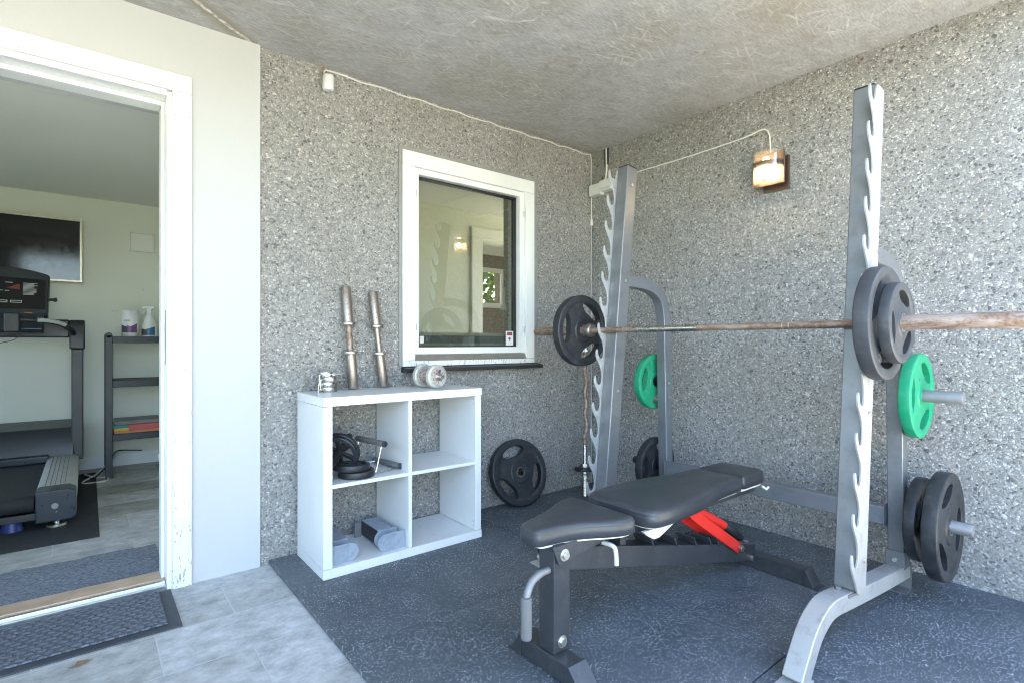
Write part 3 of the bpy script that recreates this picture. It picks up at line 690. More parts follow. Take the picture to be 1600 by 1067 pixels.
plate('large weathered black plate on the near end of the racked barbell', (BX,.63,BZ), (0,-1,0), .388, .05, M_plategrey, 55, GP)
plate('small black plate outside the large one on the near end of the racked barbell', (BX,.583,BZ), (0,-1,0), .272, .036, M_plategrey, -20, GP)
plate('green rubber plate on the near storage peg, beside the barbell end', (2.632,.654,.818), (0,-1,0), .342, .042, M_green, 85, GP, M_green, [('10',25),('KG',-35)])
plate('green rubber plate on the far storage peg, behind the left rack upright', (2.612,1.925,.805), (0,1,0), .32, .042, M_green, 40, GP, M_blkpl)
plate('large black plate on the near lower peg, outermost of the two there', (2.652,.572,.305), (0,-1,0), .426, .052, M_plate, 15, GP)
plate('smaller black plate on the near lower peg, between the large one and the rack post', (2.652,.645,.315), (0,-1,0), .335, .042, M_plate, 60, GP, M_blkpl)
plate('black plate on the far lower peg, half hidden behind the bench', (2.635,1.93,.308), (0,1,0), .33, .045, M_plate, 30, GP, M_blkpl)
ln = Vector((-.06,-1,.27)).normalized()
plate('black plate standing on the mat and leaning on the wall beside the white shelf', (2.145,2.615,.208), ln, .418, .05, M_plate, 12, GP)
plate('lower of the two small black plates stacked in the white shelf', (.985,2.40,.407+.0165), (0,0,1), .165, .032, M_plate, 20, GP, M_blkpl)
plate('upper of the two small black plates stacked in the white shelf', (.965,2.405,.407+.048), Vector((.05,.02,1)), .165, .030, M_plate, 70, GP, M_plate)

# ------------------------------------------------------------------ squat rack
rk = thing('squat_rack', 'grey steel squat rack with toothed uprights and plate pegs', 'squat rack', (2.3,1.29,0))
UP0 = Vector((2.10,0,.165)); UP1 = Vector((2.29,0,1.975)); ua = (UP1-UP0).normalized(); un = Vector((-ua.z,0,ua.x))   # un points forward (-X)
PITCH = .137
def tooth_poly():
    """outline (p forward from the upright axis, s along it)"""
    f = .04; L = (UP1-UP0).length
    zs = [1.080 - PITCH*6 + PITCH*k for k in range(13)]
    ss = [(z-UP0.z)/ua.z for z in zs]
    pts = [(-.036, ss[0]-.10), (f-.014, ss[0]-.10), (f+.004, ss[0]-.085), (f+.020, ss[0]-.058), (f+.042, ss[0]-.030), (f+.058, ss[0]-.008)]
    for k, s0 in enumerate(ss):
        pts += [(f+.066, s0+.012), (f+.068, s0+.030), (f+.066, s0+.042), (f+.061, s0+.047), (f+.056, s0+.042), (f+.051, s0+.024), (f+.045, s0+.010), (f+.036, s0+.001), (f+.026, s0-.001), (f+.016, s0+.005), (f+.010, s0+.016), (f+.008, s0+.034)]
        if k < 12: pts += [(f+.011, s0+.056), (f+.019, s0+.078), (f+.032, s0+.099), (f+.047, s0+.118), (f+.058, s0+.132)]
    s1 = ss[-1]
    pts += [(f+.002, s1+.06), (f-.012, s1+.075), (-.036, s1+.075)]
    return pts
tp = tooth_poly()
for yc, sg, foot_d in ((.72,-1,0),(1.855,1,0)):
    MB().bar([(UP0.x,yc,UP0.z+.006),(UP1.x,yc,UP1.z)],.07,.08,(0,1,0)).build('upright', M_steel if sg < 0 else M_steel, rk, bevel=.005, seg=3)
    cap = MB().bar([UP1+Vector((0,yc,0))+ua*.0005,UP1+Vector((0,yc,0))+ua*.006],.066,.076,(0,1,0)).build('end_cap', M_blkpl2, rk, bevel=.002)
    y0 = yc + sg*.0355; y1 = yc + sg*.0425
    M = axes(un, ua, un.cross(ua), (UP0.x,0,UP0.z)); 
    # un x ua = +-Y ; work out thickness interval along it
    zy = un.cross(ua).y
    MB().prism(tp, min(y0*zy,y1*zy), max(y0*zy,y1*zy), M).build('toothed_plate', M_lightst, rk, bevel=.0012)
    bl = MB()
    for s_ in (.11,.62,1.2,1.72):
        p = UP0 + ua*s_ + Vector((0,yc+sg*.0425,0)); bl.cyl(p,p+Vector((0,sg*.008,0)),.0085,n=6)
        p = UP0 + ua*s_ + Vector((.0,yc-sg*.0352,0)); bl.cyl(p,p+Vector((0,-sg*.007,0)),.0085,n=6)
    each(bl, 'bolt', M_zinc, rk, bevel=.001)
    MB().box(UP0.x-.095,UP0.x+.05,yc-.036,yc+.036,.158,.168,Matrix.Translation((UP0.x,0,.163)) @ Matrix.Rotation(R(6.5),4,'Y') @ Matrix.Translation((-UP0.x,0,-.163))).cyl((UP0.x-.068,yc+.01,.176),(UP0.x-.068,yc+.01,.188),.011,n=6).build('base_plate', M_steel, rk, bevel=.002)
    foot = spline([(2.70,yc,.078),(2.35,yc,.112),(2.05,yc,.146),(1.93,yc,.160),(1.86,yc,.154),(1.780,yc,.116),(1.712,yc,.045),(1.678,yc,.002)],4)
    MB().bar(foot,.062,.058,(0,1,0)).build('foot', M_lightst, rk, bevel=.004, seg=3)
    MB().box(1.62,1.725,yc-.036,yc+.036,.0,.005).build('foot_plate', M_lightst, rk, bevel=.001)
    MB().box(2.682,2.690,yc-.034,yc+.034,.0,.115).box(2.612,2.69,yc-.034,yc+.034,.0,.006).build('rear_plate', M_steel, rk, bevel=.001)
    post = spline([(2.235,yc,1.362),(2.40,yc,1.355),(2.50,yc,1.335),(2.575,yc,1.28),(2.607,yc,1.19),(2.613,yc,1.05)],6) + [Vector((2.638,yc,.13))]
    MB().bar(post,.058,.06,(0,1,0)).build('rear_post', M_steel2 if sg > 0 else M_steel, rk, bevel=.005, seg=3)
    b2 = MB(); b2.box(2.60,2.668,yc-.0335,yc-.0295,.105,.175).box(2.60,2.668,yc+.0295,yc+.0335,.105,.175).box(2.598,2.602,yc-.031,yc+.031,.105,.175)
    b2.build('bracket', M_steel, rk, bevel=.001)
    q = MB().cyl((2.598,yc,.14),(2.588,yc,.14),.0095,n=6)
    for z in (.72,.80,.30):
        q.cyl((2.62,yc-.0292,z),(2.62,yc-.036,z),.008,n=6)
    each(q, 'bolt', M_zinc, rk, bevel=.001)
    for z, x in ((.818,2.632),(.31,2.652)):
        MB().lathe([(0,0),(.0245,0),(.0245,.18 if z > .5 else .205),(.022,.185 if z > .5 else .21),(0,.185 if z > .5 else .21)],(x,yc+sg*.029,z),(0,sg,0),24).build('plate_peg', M_pegst if sg < 0 else M_blkpl, rk, angle=40)
MB().bar([(2.60,.75,.315),(2.60,1.825,.315)],.05,.075,(1,0,0)).build('cross_beam', M_steel2, rk, bevel=.004, seg=3)
each(MB().box(2.572,2.628,1.8205,1.8245,.27,.36).box(2.572,2.628,.7505,.7545,.27,.36), 'beam_flange', M_steel2, rk, bevel=.001)
# ------------------------------------------------------------------ barbell
bb = thing('barbell', 'long rusty barbell resting on the rack teeth', 'barbell', (BX,1.325,BZ))
MB().cyl((BX,.68,BZ),(BX,1.97,BZ),.0145,n=20).build('shaft', M_rust, bb)
kn = MB().lathe([(.0,0),(.0152,0),(.0152,.35),(.0,.35)],(BX,1.33,BZ),(0,1,0),20)
kn.build('knurled_grip', M_chrome, bb, angle=40)
q = MB()
for y in (.93,.955,1.72,1.745): q.lathe([(.0145,0),(.0152,0),(.0152,.004),(.0145,.004)],(BX,y,BZ),(0,1,0),20,True)
each(q, 'mark_ring', M_chrome, bb, angle=40)
for y, sg in ((.67,-1),(1.98,1)):
    MB().lathe([(.0146,-.02),(.030,-.02),(.034,-.016),(.037,-.006),(.037,.008),(.0255,.008),(.0146,.008)],(BX,y,BZ),(0,sg,0),28,True).build('flange', M_rust2, bb, angle=40)
    MB().lathe([(0,.008),(.0248,.008),(.0248,.436),(.022,.441),(.010,.441),(.010,.436),(0,.436)],(BX,y,BZ),(0,sg,0),28).build('sleeve', M_rust, bb, angle=40)

# ------------------------------------------------------------------ curl bar in the corner
cb = thing('curl_bar', 'rusty zigzag curl bar standing upright in the wall corner', 'curl bar', (2.615,2.482,0))
b0 = Vector((2.615,2.482,0)); t0 = Vector((2.735,2.595,1.17)); a = (t0-b0).normalized(); L = (t0-b0).length; sdv = Vector((.62,-.78,0)); sdv = (sdv - a*sdv.dot(a)).normalized()
P = lambda s, o=0: b0 + a*s + sdv*o
MB().lathe([(.021,0),(.0248,.003),(.0248,.165),(.0,.165)],b0,a,20).build('sleeve', M_chrome, cb, angle=40)
MB().lathe([(.0,.19),(.0248,.19),(.0248,.194),(.04,.195),(.04,.215),(0,.215)],b0,a,24).build('flange', M_chrome, cb, angle=40)
MB().tube([P(.215),P(.34)],.0145,14).build('shaft', M_chrome, cb)
MB().tube(spline([P(.33),P(.36),P(.40,-.003),P(.47,.014),P(.55,.0),P(.62,.011),P(.69,-.002),P(.77,.011),P(.84,-.003),P(.88,0),P(.98)],4),.0145,14).build('bent_grip', M_rust, cb)
MB().lathe([(0,.975),(.04,.975),(.04,.99),(0,.99)],b0,a,24).build('flange', M_chrome, cb, angle=40)
MB().lathe([(0,.99),(.0248,.99),(.0248,L),(0,L)],b0,a,20).build('sleeve', M_chrome, cb, angle=40)
pl = thing('weight_plate','tiny black plate threaded low on the upright curl bar','weight plate', P(.178), GP)
MB().lathe([(.0252,-.012),(.068,-.012),(.072,-.008),(.072,.008),(.068,.012),(.0252,.012)],P(.178),a,36,True).build('disc', M_plate, pl, angle=40)
cl = thing('spring_clip', 'small wire spring clip hanging on the curl bar under its tiny plate', 'clip', P(.15))
q = MB()
coil = []
for k in range(40):
    th_ = k*2*math.pi/14; M = frame(a); p = P(.150-.0002*k) + (M.to_3x3() @ Vector((.0275*math.cos(th_), .0275*math.sin(th_), 0))); coil.append(p)
q.tube(coil,.0022,6); q.build('coil', M_zinc, cl)
lft = Vector((-.80,.15,-.06)); 
MB().tube([P(.148)+Vector((-.02,.02,0)),P(.15)+lft*.04,P(.152)+lft*.10,P(.145)+lft*.115,P(.13)+lft*.115,P(.125)+lft*.10,P(.13)+lft*.04,P(.138)+Vector((-.02,-.02,0))],.0022,6).build('handle_loop', M_zinc, cl)

# ------------------------------------------------------------------ bench
bn = thing('weight_bench', 'black adjustable weight bench with red support arm in front of the rack', 'weight bench', (1.75,1.24,0))
def rounded(pts, rad, n=6):
    out = []
    N_ = len(pts)
    for i in range(N_):
        p = Vector(pts[i]).to_2d(); a_ = Vector(pts[i-1]).to_2d(); b_ = Vector(pts[(i+1)%N_]).to_2d()
        r = rad[i] if isinstance(rad,(list,tuple)) else rad
        u = (a_-p); w = (b_-p); r1 = min(r, u.length*.48); r2 = min(r, w.length*.48)
        p1 = p+u.normalized()*r1; p2 = p+w.normalized()*r2
        for k in range(n+1):
            t = k/n; out.append(tuple((1-t)**2*p1 + 2*t*(1-t)*p + t*t*p2))
    return out
def pad(name, poly, z0, z1, mat, parent, crown=.006, M=None):
    """upholstered pad: rounded top edge, slight crown, seam line"""
    cx = sum(p[0] for p in poly)/len(poly); cy = sum(p[1] for p in poly)/len(poly)
    m = MB(); n = len(poly); vs = []; fs = []; T = z1-z0
    def off(d):
        o_ = []
        for i in range(n):
            p = Vector(poly[i]); t_ = (Vector(poly[(i+1)%n]) - Vector(poly[i-1])).normalized(); nn = Vector((t_.y,-t_.x))
            if (p+nn*.001-Vector((cx,cy))).length < (p-Vector((cx,cy))).length: nn = -nn
            o_.append(p - nn*d)
        return o_
    lev = [(0.004,z0),(0,z0+.004),(0,z0+T*.62),(.0012,z0+T*.66),(.0004,z0+T*.70),(.004,z0+T*.87),(.012,z1-.0015),(.022,z1+.001)]
    for d, z in lev:
        for p in off(d): vs.append((p.x,p.y,z))
    for k in (.66,.33):
        for p in off(.022): vs.append((cx+(p.x-cx)*k, cy+(p.y-cy)*k, z1+.001+crown*(1-k)))
    vs.append((cx,cy,z1+.001+crown)); L_ = len(lev)+2
    for i in range(L_-1):
        for j in range(n): fs.append((i*n+j,i*n+(j+1)%n,(i+1)*n+(j+1)%n,(i+1)*n+j))
    for j in range(n): fs.append(((L_-1)*n+j,(L_-1)*n+(j+1)%n,len(vs)-1))
    fs.append(list(range(n))[::-1]); m.add(vs, fs, M); return m.build(name, mat, parent, angle=60)
seat = rounded([(1.062,1.30),(1.058,1.205),(1.20,1.188),(1.34,1.105),(1.415,1.10),(1.415,1.41),(1.34,1.405),(1.20,1.335)],[.03,.03,.07,.05,.035,.035,.05,.07],7)
pad('seat_pad', seat, .408, .462, M_leather, bn)
sh = [((p[0]-1.25)*.93+1.255,(p[1]-1.25)*.90+1.25) for p in seat]
MB().prism(sh,.399,.4075).build('seat_shell', M_shell, bn, bevel=.004)
back = rounded([(1.475,1.40),(1.475,1.10),(1.56,1.085),(1.80,1.10),(1.96,1.138),(2.178,1.148),(2.178,1.372),(1.98,1.385),(1.80,1.42),(1.56,1.42)],[.07,.07,.06,.08,.08,.02,.02,.08,.08,.06],6)
pad('back_pad', back, .402, .462, M_leather, bn, .008)
sh = [((p[0]-1.83)*.955+1.83,(p[1]-1.255)*.88+1.255) for p in back]
MB().prism(sh,.392,.4015).build('back_shell', M_shell, bn, bevel=.004)
flange = rounded([(1.49,1.13),(1.545,1.128),(1.66,1.12),(1.66,1.14),(1.49,1.15)],.006,3)
for y in (1.135,1.362):
    MB().prism([(1.478,.3865),(1.505,.366),(1.535,.350),(1.565,.350),(1.60,.362),(1.66,.384),(1.665,.3865)],y-.007,y+.007,axes((1,0,0),(0,0,1),(0,-1,0))@Matrix.Translation((0,0,-2*y)) if False else axes((1,0,0),(0,0,-1),(0,1,0)) @ Matrix.Diagonal((1,-1,1,1))).build('shell_bulge', M_shell, bn, bevel=.005)
head = rounded([(2.188,1.372),(2.188,1.148),(2.395,1.150),(2.395,1.370)],[.018,.018,.045,.045],6)
pad('head_pad', head, .404, .462, M_leather, bn, .006)
MB().prism([((p[0]-2.29)*.95+2.29,(p[1]-1.26)*.9+1.26) for p in head],.392,.4035).build('head_shell', M_shell, bn, bevel=.003)
MB().tube([(2.37,1.16,.388),(2.39,1.15,.372),(2.40,1.145,.384)],.006,8).build('torn_flap', M_shell, bn)
# frame
MB().box(1.124,1.194,1.197,1.267,.066,.405).build('post', M_frameblk, bn, bevel=.004, seg=3)
MB().box(1.115,1.185,1.135,1.345,.006,.066).build('front_foot', M_frameblk, bn, bevel=.003)
for y0_, y1_ in ((1.135,1.065),(1.345,1.395)):
    s_ = 1 if y1_ > y0_ else -1
    MB().prism([(y0_+s_*.0005,.068),(y0_+s_*.012,.068),(y1_,.006),(y1_+s_*.02,.005),(y1_+s_*.02,0),(y1_-s_*.01,0),(y0_+s_*.0005,.0)],1.112,1.188,axes((0,1,0),(0,0,1),(1,0,0))).build('foot_end', M_frameblk, bn, bevel=.002)
beam_t = Vector((1.155,0,-.255)).normalized()
MB().bar([(1.196,1.238,.347),(2.385,1.238,.073)],.076,.074,(0,1,0)).build('main_beam', M_frameblk, bn, bevel=.003, seg=3)
for y in (1.188,1.276):
    MB().prism([(1.108,.405),(1.33,.405),(1.36,.39),(1.33,.372),(1.16,.345),(1.135,.345)],y-.0025,y+.0025,axes((1,0,0),(0,0,1),(0,-1,0)) @ Matrix.Diagonal((1,1,-1,1))).build('seat_bracket', M_frameblk, bn, bevel=.001)
MB().bar([(1.30,1.238,.375),(1.50,1.238,.375)],.05,.03,(0,1,0)).bar([(1.47,1.238,.27),(1.47,1.238,.386)],.055,.03,(0,1,0)).build('hinge_bracket', M_frameblk, bn, bevel=.002)
MB().bar([(1.50,1.20,.374),(2.36,1.20,.374)],.025,.025,(0,1,0)).bar([(1.50,1.30,.374),(2.36,1.30,.374)],.025,.025,(0,1,0)).build('back_rail', M_frameblk, bn, bevel=.002)
for k, x in enumerate((1.63,1.775,1.91,2.02,2.075)):
    zt = .347-(x-1.196)*.2305+.037
    MB().bar([(x,1.238,zt-.004),(x-.022,1.238,zt+.036)],.084,.005,(0,1,0)).build('ladder_tooth', M_frameblk, bn, bevel=.001)
MB().bar([(2.405,1.545,.035),(2.405,.985,.035)],.066,.066,(1,0,0)).build('rear_foot', M_frameblk, bn, bevel=.003)
for y0_, s_ in ((.985,-1),(1.545,1)):
    MB().prism([(y0_+s_*.0005,.069),(y0_+s_*.010,.069),(y0_+s_*.045,.006),(y0_+s_*.062,.005),(y0_+s_*.062,0),(y0_+s_*.0005,0)],2.37,2.44,axes((0,1,0),(0,0,1),(1,0,0))).build('foot_end', M_frameblk, bn, bevel=.002)
for y, m in ((1.19,0),(1.285,0)):
    MB().bar([(1.835,y,.385),(1.90,y,.335),(2.225,y,.135)],.008,.046,(0,1,0)).build('support_arm', M_red, bn, bevel=.003)
MB().cyl((2.218,1.172,.14),(2.218,1.30,.14),.0085,n=12).cyl((2.218,1.168,.14),(2.218,1.182,.14),.014,n=6).build('pivot_bolt', M_zinc, bn, bevel=.001)
MB().tube(spline([(1.88,1.24,.362),(1.96,1.24,.34),(2.05,1.236,.298),(2.17,1.232,.235)],5),.0195,14).build('lever', M_red, bn)
MB().lathe([(0,0),(.016,.0),(.0205,.006),(.021,.15),(.018,.165),(0,.165)],(2.165,1.232,.238),(.145,-.002,-.088),18).build('lever_grip', M_blkpl, bn, angle=50)
MB().tube(spline([(1.124,1.222,.322),(1.085,1.22,.320),(1.048,1.216,.305),(1.028,1.212,.275),(1.022,1.21,.24)],5),.0115,12).build('lift_handle', M_pegst, bn)
MB().lathe([(0,0),(.0155,0),(.017,.004),(.017,.118),(.0155,.122),(0,.122)],(1.022,1.209,.272),(-.02,-.03,-1),18).build('handle_grip', M_foam, bn, angle=50)
MB().tube(spline([(1.345,1.195,.365),(1.345,1.155,.366),(1.348,1.142,.352),(1.35,1.14,.305)],4),.0075,12).build('pop_pin', M_shell, bn)
q = MB()
for x, z in ((1.158,.372),(1.158,.098)): q.cyl((x,1.1975 if z < .2 else 1.1855,z),(x,1.186 if z < .2 else 1.174,z),.0135,n=6).cyl((x,1.1975 if z < .2 else 1.1858,z),(x,1.193 if z < .2 else 1.1825,z),.019,n=20)
q.cyl((2.345,1.20,.06),(2.345,1.187,.06),.0135,n=6).cyl((2.36,1.23,.112),(2.36,1.23,.124),.012,n=6)
each(q, 'bolt', M_zinc, bn, bevel=.001)

# ------------------------------------------------------------------ wall lamp, cables, sensor
lamp = thing('wall_lamp', 'lit bronze wall lamp with curved glass shade on the pebbled side wall', 'wall lamp', (2.915,1.36,1.94))
LY, LZ = 1.352, 1.955
MB().box(2.904,2.9195,LY-.075,LY+.062,LZ-.105,LZ+.075).build('back_plate', M_bronze, lamp, bevel=.002)
MB().box(2.86,2.9035,LY-.055,LY+.05,LZ-.015,LZ+.028).build('arm', M_bronze, lamp, bevel=.002)
MB().box(2.852,2.8595,LY-.075,LY+.088,LZ-.082,LZ+.092).build('shade_plate', M_bronze, lamp, bevel=.002)
hs = [(math.cos(R(t_)), math.sin(R(t_))) for t_ in range(-90,91,10)]
outer = [(2.852-.075*c, LY+.006+.079*s_) for c, s_ in hs]; inner = [(2.852-.071*c, LY+.006+.075*s_) for c, s_ in hs]
ring_ = outer + inner[::-1]
MB().prism(ring_, LZ-.08, LZ+.09).build('glass_shade', M_lampglass, lamp)
band = [(2.8515-.058*c, LY+.006+.062*s_) for c, s_ in hs] + [(2.8515-.055*c, LY+.006+.059*s_) for c, s_ in hs][::-1]
MB().prism(band, LZ+.002, LZ+.042).prism([(2.8515-.0545*c, LY+.006+.0585*s_) for c, s_ in hs], LZ+.014, LZ+.02).build('metal_band', M_bronze, lamp)
bul = MB().lathe([(0,-.042),(.012,-.04),(.018,-.03),(.018,-.012),(.012,.0),(0,.001)],(2.822,LY+.006,LZ+.006),(0,0,1),18)
bul.build('bulb', M_bulb, lamp)
bul = MB().lathe([(0,.0),(.012,.001),(.018,.012),(.018,.024),(.012,.034),(0,.036)],(2.822,LY+.006,LZ+.028),(0,0,1),18)
bul.build('bulb', glow('dim_bulb', (1,.72,.4), 3), lamp)
MB().cyl((2.778,LY-.006,LZ-.074),(2.773,LY-.006,LZ-.074),.004,n=10).build('screw', M_bronze, lamp)
def cable(pts, r, name, label, mat, k=6, jit=.0):
    pts = spline(pts, k)
    if jit: pts = [p + Vector((random.uniform(-1,1),0,random.uniform(-1,1)))*jit for p in pts]
    return tag(MB().tube(pts, r, 8).build(name, mat), label, 'cable')
xw = XW-.006; yw = YW-.006
cable([(xw,1.378,2.04),(xw,1.380,2.10),(xw,1.385,2.165),(xw,1.40,2.198),(xw,1.432,2.210),(xw,1.516,2.197),(xw,1.711,2.190),(xw,1.973,2.187),(xw,2.272,2.190),(xw,2.40,2.185),(xw,2.45,2.17),(xw-.01,2.475,2.16)],.0042,'lamp_cable','white cable from the lamp across the side wall to the white box',M_cable,8,.0006)
sp = MB(); pts = [(.945,yw-.02,2.365),(.935,yw,2.395),(.938,yw,2.41),(.955,yw,2.416)]
N = 30
for i in range(1,N+1):
    x = .955+(2.895-.955)*i/N; pts.append((x, yw, 2.414+.004*math.sin(i*1.7)-.0022*math.sin(i*3.1)))
pts += [(2.902,yw,2.40),(2.905,yw-.002,2.37),(2.903,yw-.002,2.25),(2.906,yw-.002,2.08),(2.905,yw-.002,1.94)]
cable(pts,.0038,'sensor_cable','thin white cable along the ceiling edge and down the wall corner',M_cable,3,.0008)
o = MB().lathe([(.006,0),(.008,-.004),(.0125,-.03),(.0125,-.05),(.0,-.05)],(2.905,yw-.004,1.945),(0,0,1),12).build('cable_plug', M_cable); tag(o,'small white plug at the cable joint in the wall corner','plug')
cable([(2.904,yw-.002,1.90),(2.903,yw-.002,1.5),(2.905,yw-.002,1.0),(2.903,yw-.002,.45),(2.906,yw-.002,.02)],.005,'corner_cable','greyed cable running down the wall corner behind the curl bar',M_cableg,6)
sn = thing('wall_sensor', 'small white drum-shaped sensor on the window wall near the ceiling', 'sensor', (.925,2.67,2.36))
MB().lathe([(0,.0),(.024,0),(.028,.006),(.028,.068),(.023,.074),(0,.074)],(.944,2.662,2.300),(.0,-.10,1),24).build('body', M_box, sn, angle=40)
MB().box(.928,.962,2.68,2.70,2.33,2.378).build('mount', M_box, sn, bevel=.003)
MB().cyl((.955,2.664,2.2985),(.955,2.664,2.301),.003,n=8).build('lens', M_dgrey, sn)
jb = thing('junction_box', 'white double junction box on the side wall beside the left rack upright', 'junction box', (2.89,2.56,2.10))
MB().box(2.868,2.9195,2.577,2.685,2.10,2.18).build('socket_box', M_box, jb, bevel=.004)
MB().box(2.860,2.9195,2.472,2.5765,2.115,2.19).build('socket_box', M_box, jb, bevel=.004)
MB().box(2.8565,2.8595,2.485,2.565,2.125,2.131).build('lid_slot', M_print, jb)
cable([(xw,2.555,2.43),(xw,2.553,2.36),(xw,2.552,2.29),(xw,2.556,2.24),(xw,2.565,2.21),(xw-.01,2.572,2.175)],.0065,'feed_cable','short thick white cable from the ceiling hole down to the junction box',M_cable,6)
o = MB().box(2.912,2.9185,2.535,2.572,2.31,2.428).build('wall_hole', M_blkpl2, bevel=.002); tag(o,'dark chiselled slot in the wall top where the cable enters','hole')

# ------------------------------------------------------------------ things inside the shelf cubes
Z1 = .407
aw = thing('ab_wheel', 'black ab wheel with two handles in the upper left cube of the shelf', 'ab wheel', (.925,2.5,Z1))
wc = Vector((.930,2.47,Z1+.108)); wa = Vector((.62,.72,.36)).normalized()
for s_ in (-.013,.013):
    MB().lathe([(.072,-.010),(.088,-.010),(.092,-.006),(.092,.006),(.088,.010),(.072,.010)],wc+wa*s_,wa,48,True).build('tyre', M_blkpl2, aw, angle=40)
tr = MB(); F3 = frame(wa).to_3x3()
for s_ in (-.013,.013):
    for k in range(48):
        th_ = 2*math.pi*k/48; d = F3 @ Vector((math.cos(th_),math.sin(th_),0)); tt = wa.cross(d)
        p = wc + wa*s_ + d*.0925
        tr.add([p-wa*.008-tt*.002-d*.003,p+wa*.008-tt*.002-d*.003,p+wa*.008+tt*.002-d*.003,p-wa*.008+tt*.002-d*.003,p-wa*.008-tt*.002+d*.0015,p+wa*.008-tt*.002+d*.0015,p+wa*.008+tt*.002+d*.0015,p-wa*.008+tt*.002+d*.0015],[(3,2,1,0),(4,5,6,7),(0,1,5,4),(1,2,6,5),(2,3,7,6),(3,0,4,7)])
tr.build('tread', M_blkpl, aw)
sp_ = MB()
for k in range(6):
    d = F3 @ Vector((math.cos(k*math.pi/3),math.sin(k*math.pi/3),0)); sp_.bar([wc+d*.018,wc+d*.074],.016,.018,wa)
sp_.cyl(wc-wa*.026,wc+wa*.026,.022,n=20).build('spokes', M_blkpl, aw, bevel=.002)
for s_ in (-1,1):
    MB().lathe([(0,.026),(.013,.026),(.0165,.04),(.0165,.125),(.0185,.135),(.016,.148),(0,.15)],wc,wa*s_,18).build('handle', M_blkpl, aw, angle=50)
pb = thing('push_up_bar', 'chrome wire push-up bar with brown foam grips in the upper left cube', 'push-up bar', (1.10,2.46,Z1))
def pbar(o, base, yaw, lean):
    pass
A_ = Vector((1.04,2.575,Z1+.006)); B_ = Vector((1.075,2.385,Z1+.006)); g = Vector((.03,.0,.135)); e = Vector((.125,.02,.0))
MB().tube(spline([A_+e+Vector((0,-.02,.012)),A_+e*.5+Vector((0,0,.002)),A_,A_+g*.1,A_+g*.5,A_+g],4),.0042,8).tube(spline([B_+e+Vector((0,.02,.012)),B_+e*.5+Vector((0,0,.002)),B_,B_+g*.1,B_+g*.5,B_+g],4),.0042,8).build('wire_frame', M_chrome, pb)
dA = (B_-A_).normalized()
for p0_, p1_ in ((A_+g-dA*.02, B_+g+dA*.025), (A_+e+Vector((0,0,.012))-dA*.01, B_+e+Vector((0,0,.012))+dA*.02)):
    q = MB().lathe([(0,0),(.0125,0),(.014,.003),(.014,(p1_-p0_).length-.004),(.0,(p1_-p0_).length-.004)],p0_,p1_-p0_,16).build('foam_grip', M_foam, pb, angle=40)
    MB().lathe([(0,0),(.0148,0),(.0148,.006),(.011,.008),(0,.008)],p1_-dA*.004,p1_-p0_,16).build('grip_cap', M_navy, pb, angle=40)
# blue-grey rack attachments
def attachment(label, x0, l0=.14, flip=1):
    o = thing('rack_safety_arm', label, 'rack attachment', (x0,2.42,.041), 'blue grey rack attachments')
    z = .0415; xr = x0+.045*flip
    def pl_poly(l): 
        pts = [(x0-l/2*flip+.04*flip*(1), z)]
        pts = []
        c = (x0-(l/2-.042)*flip, z+.042)
        for k in range(13):
            a_ = R(90+180*k/12) if flip > 0 else R(90-180*k/12); pts.append((c[0]+.042*math.cos(a_), c[1]+.042*math.sin(a_)))
        pts += [(x0+l/2*flip, z), (x0+l/2*flip, z+.084)]
        return pts
    Mx = axes((1,0,0),(0,0,1),(0,-1,0)) 
    MB().prism(pl_poly(l0), -2.345, -2.338, Mx).build('side_plate', M_bluegrey, o, bevel=.0015)
    MB().prism(pl_poly(l0-.02), -2.405, -2.399, Mx).build('side_plate', M_bluegrey, o, bevel=.0015)
    MB().cyl((x0-(l0/2-.042)*flip,2.3385,z+.042),(x0-(l0/2-.042)*flip,2.334,z+.042),.016,n=18).build('bolt_cap', M_bluegrey, o, bevel=.001)
    MB().box(x0-.04,x0+.04,2.4055,2.60,z+.014,z+.084).build('arm_tube', M_bluegrey, o, bevel=.003)
    MB().box(x0-.042,x0-.0405,2.41,2.598,z+.014,z+.082).build('rubber_liner', M_blkpl, o)
    MB().box(x0-.075,x0-.042,2.602,2.608,z,z+.075).cyl((x0-.06,2.6025,z+.04),(x0-.06,2.60,z+.04),.007,n=12).build('end_lug', M_pegst, o, bevel=.001)
attachment('blue grey rack attachment lying against the divider in the lower left cube', 1.134, .14, 1)
attachment('blue grey rack attachment half hidden by the side board in the lower left cube', .906, .13, -1)

# ------------------------------------------------------------------ dry leaves
def leaf(x, y, z, s_, ang, label):
    m = MB(); M = Matrix.Translation((x,y,z)) @ Matrix.Rotation(R(ang),4,'Z')
    pts = [(-1,0),(-.6,.25),(-.35,.16),(-.1,.38),(.15,.2),(.45,.32),(.6,.1),(1,.05),(.6,-.12),(.3,-.3),(.05,-.18),(-.3,-.34),(-.6,-.15)]
    vs = [(p[0]*s_,p[1]*s_,.004+.12*s_*math.sin(p[0]*4+p[1]*5)) for p in pts]; n = len(pts)
    m.add(vs+[(v[0],v[1],v[2]+.0012) for v in vs],[list(range(n))[::-1],list(range(n,2*n))]+[(i,(i+1)%n,n+(i+1)%n,n+i) for i in range(n)],M)
    tag(m.build('dry_leaf', M_leaf), label, 'leaf')
leaf(-.02,2.235,FL,.035,20,'dry brown leaf on the slate tiles beside the door mat')
leaf(2.47,2.56,0,.03,70,'dry brown leaf on the rubber mat near the curl bar')
leaf(2.86,1.10,0,.02,10,'dry brown leaf on the rubber mat at the foot of the side wall')

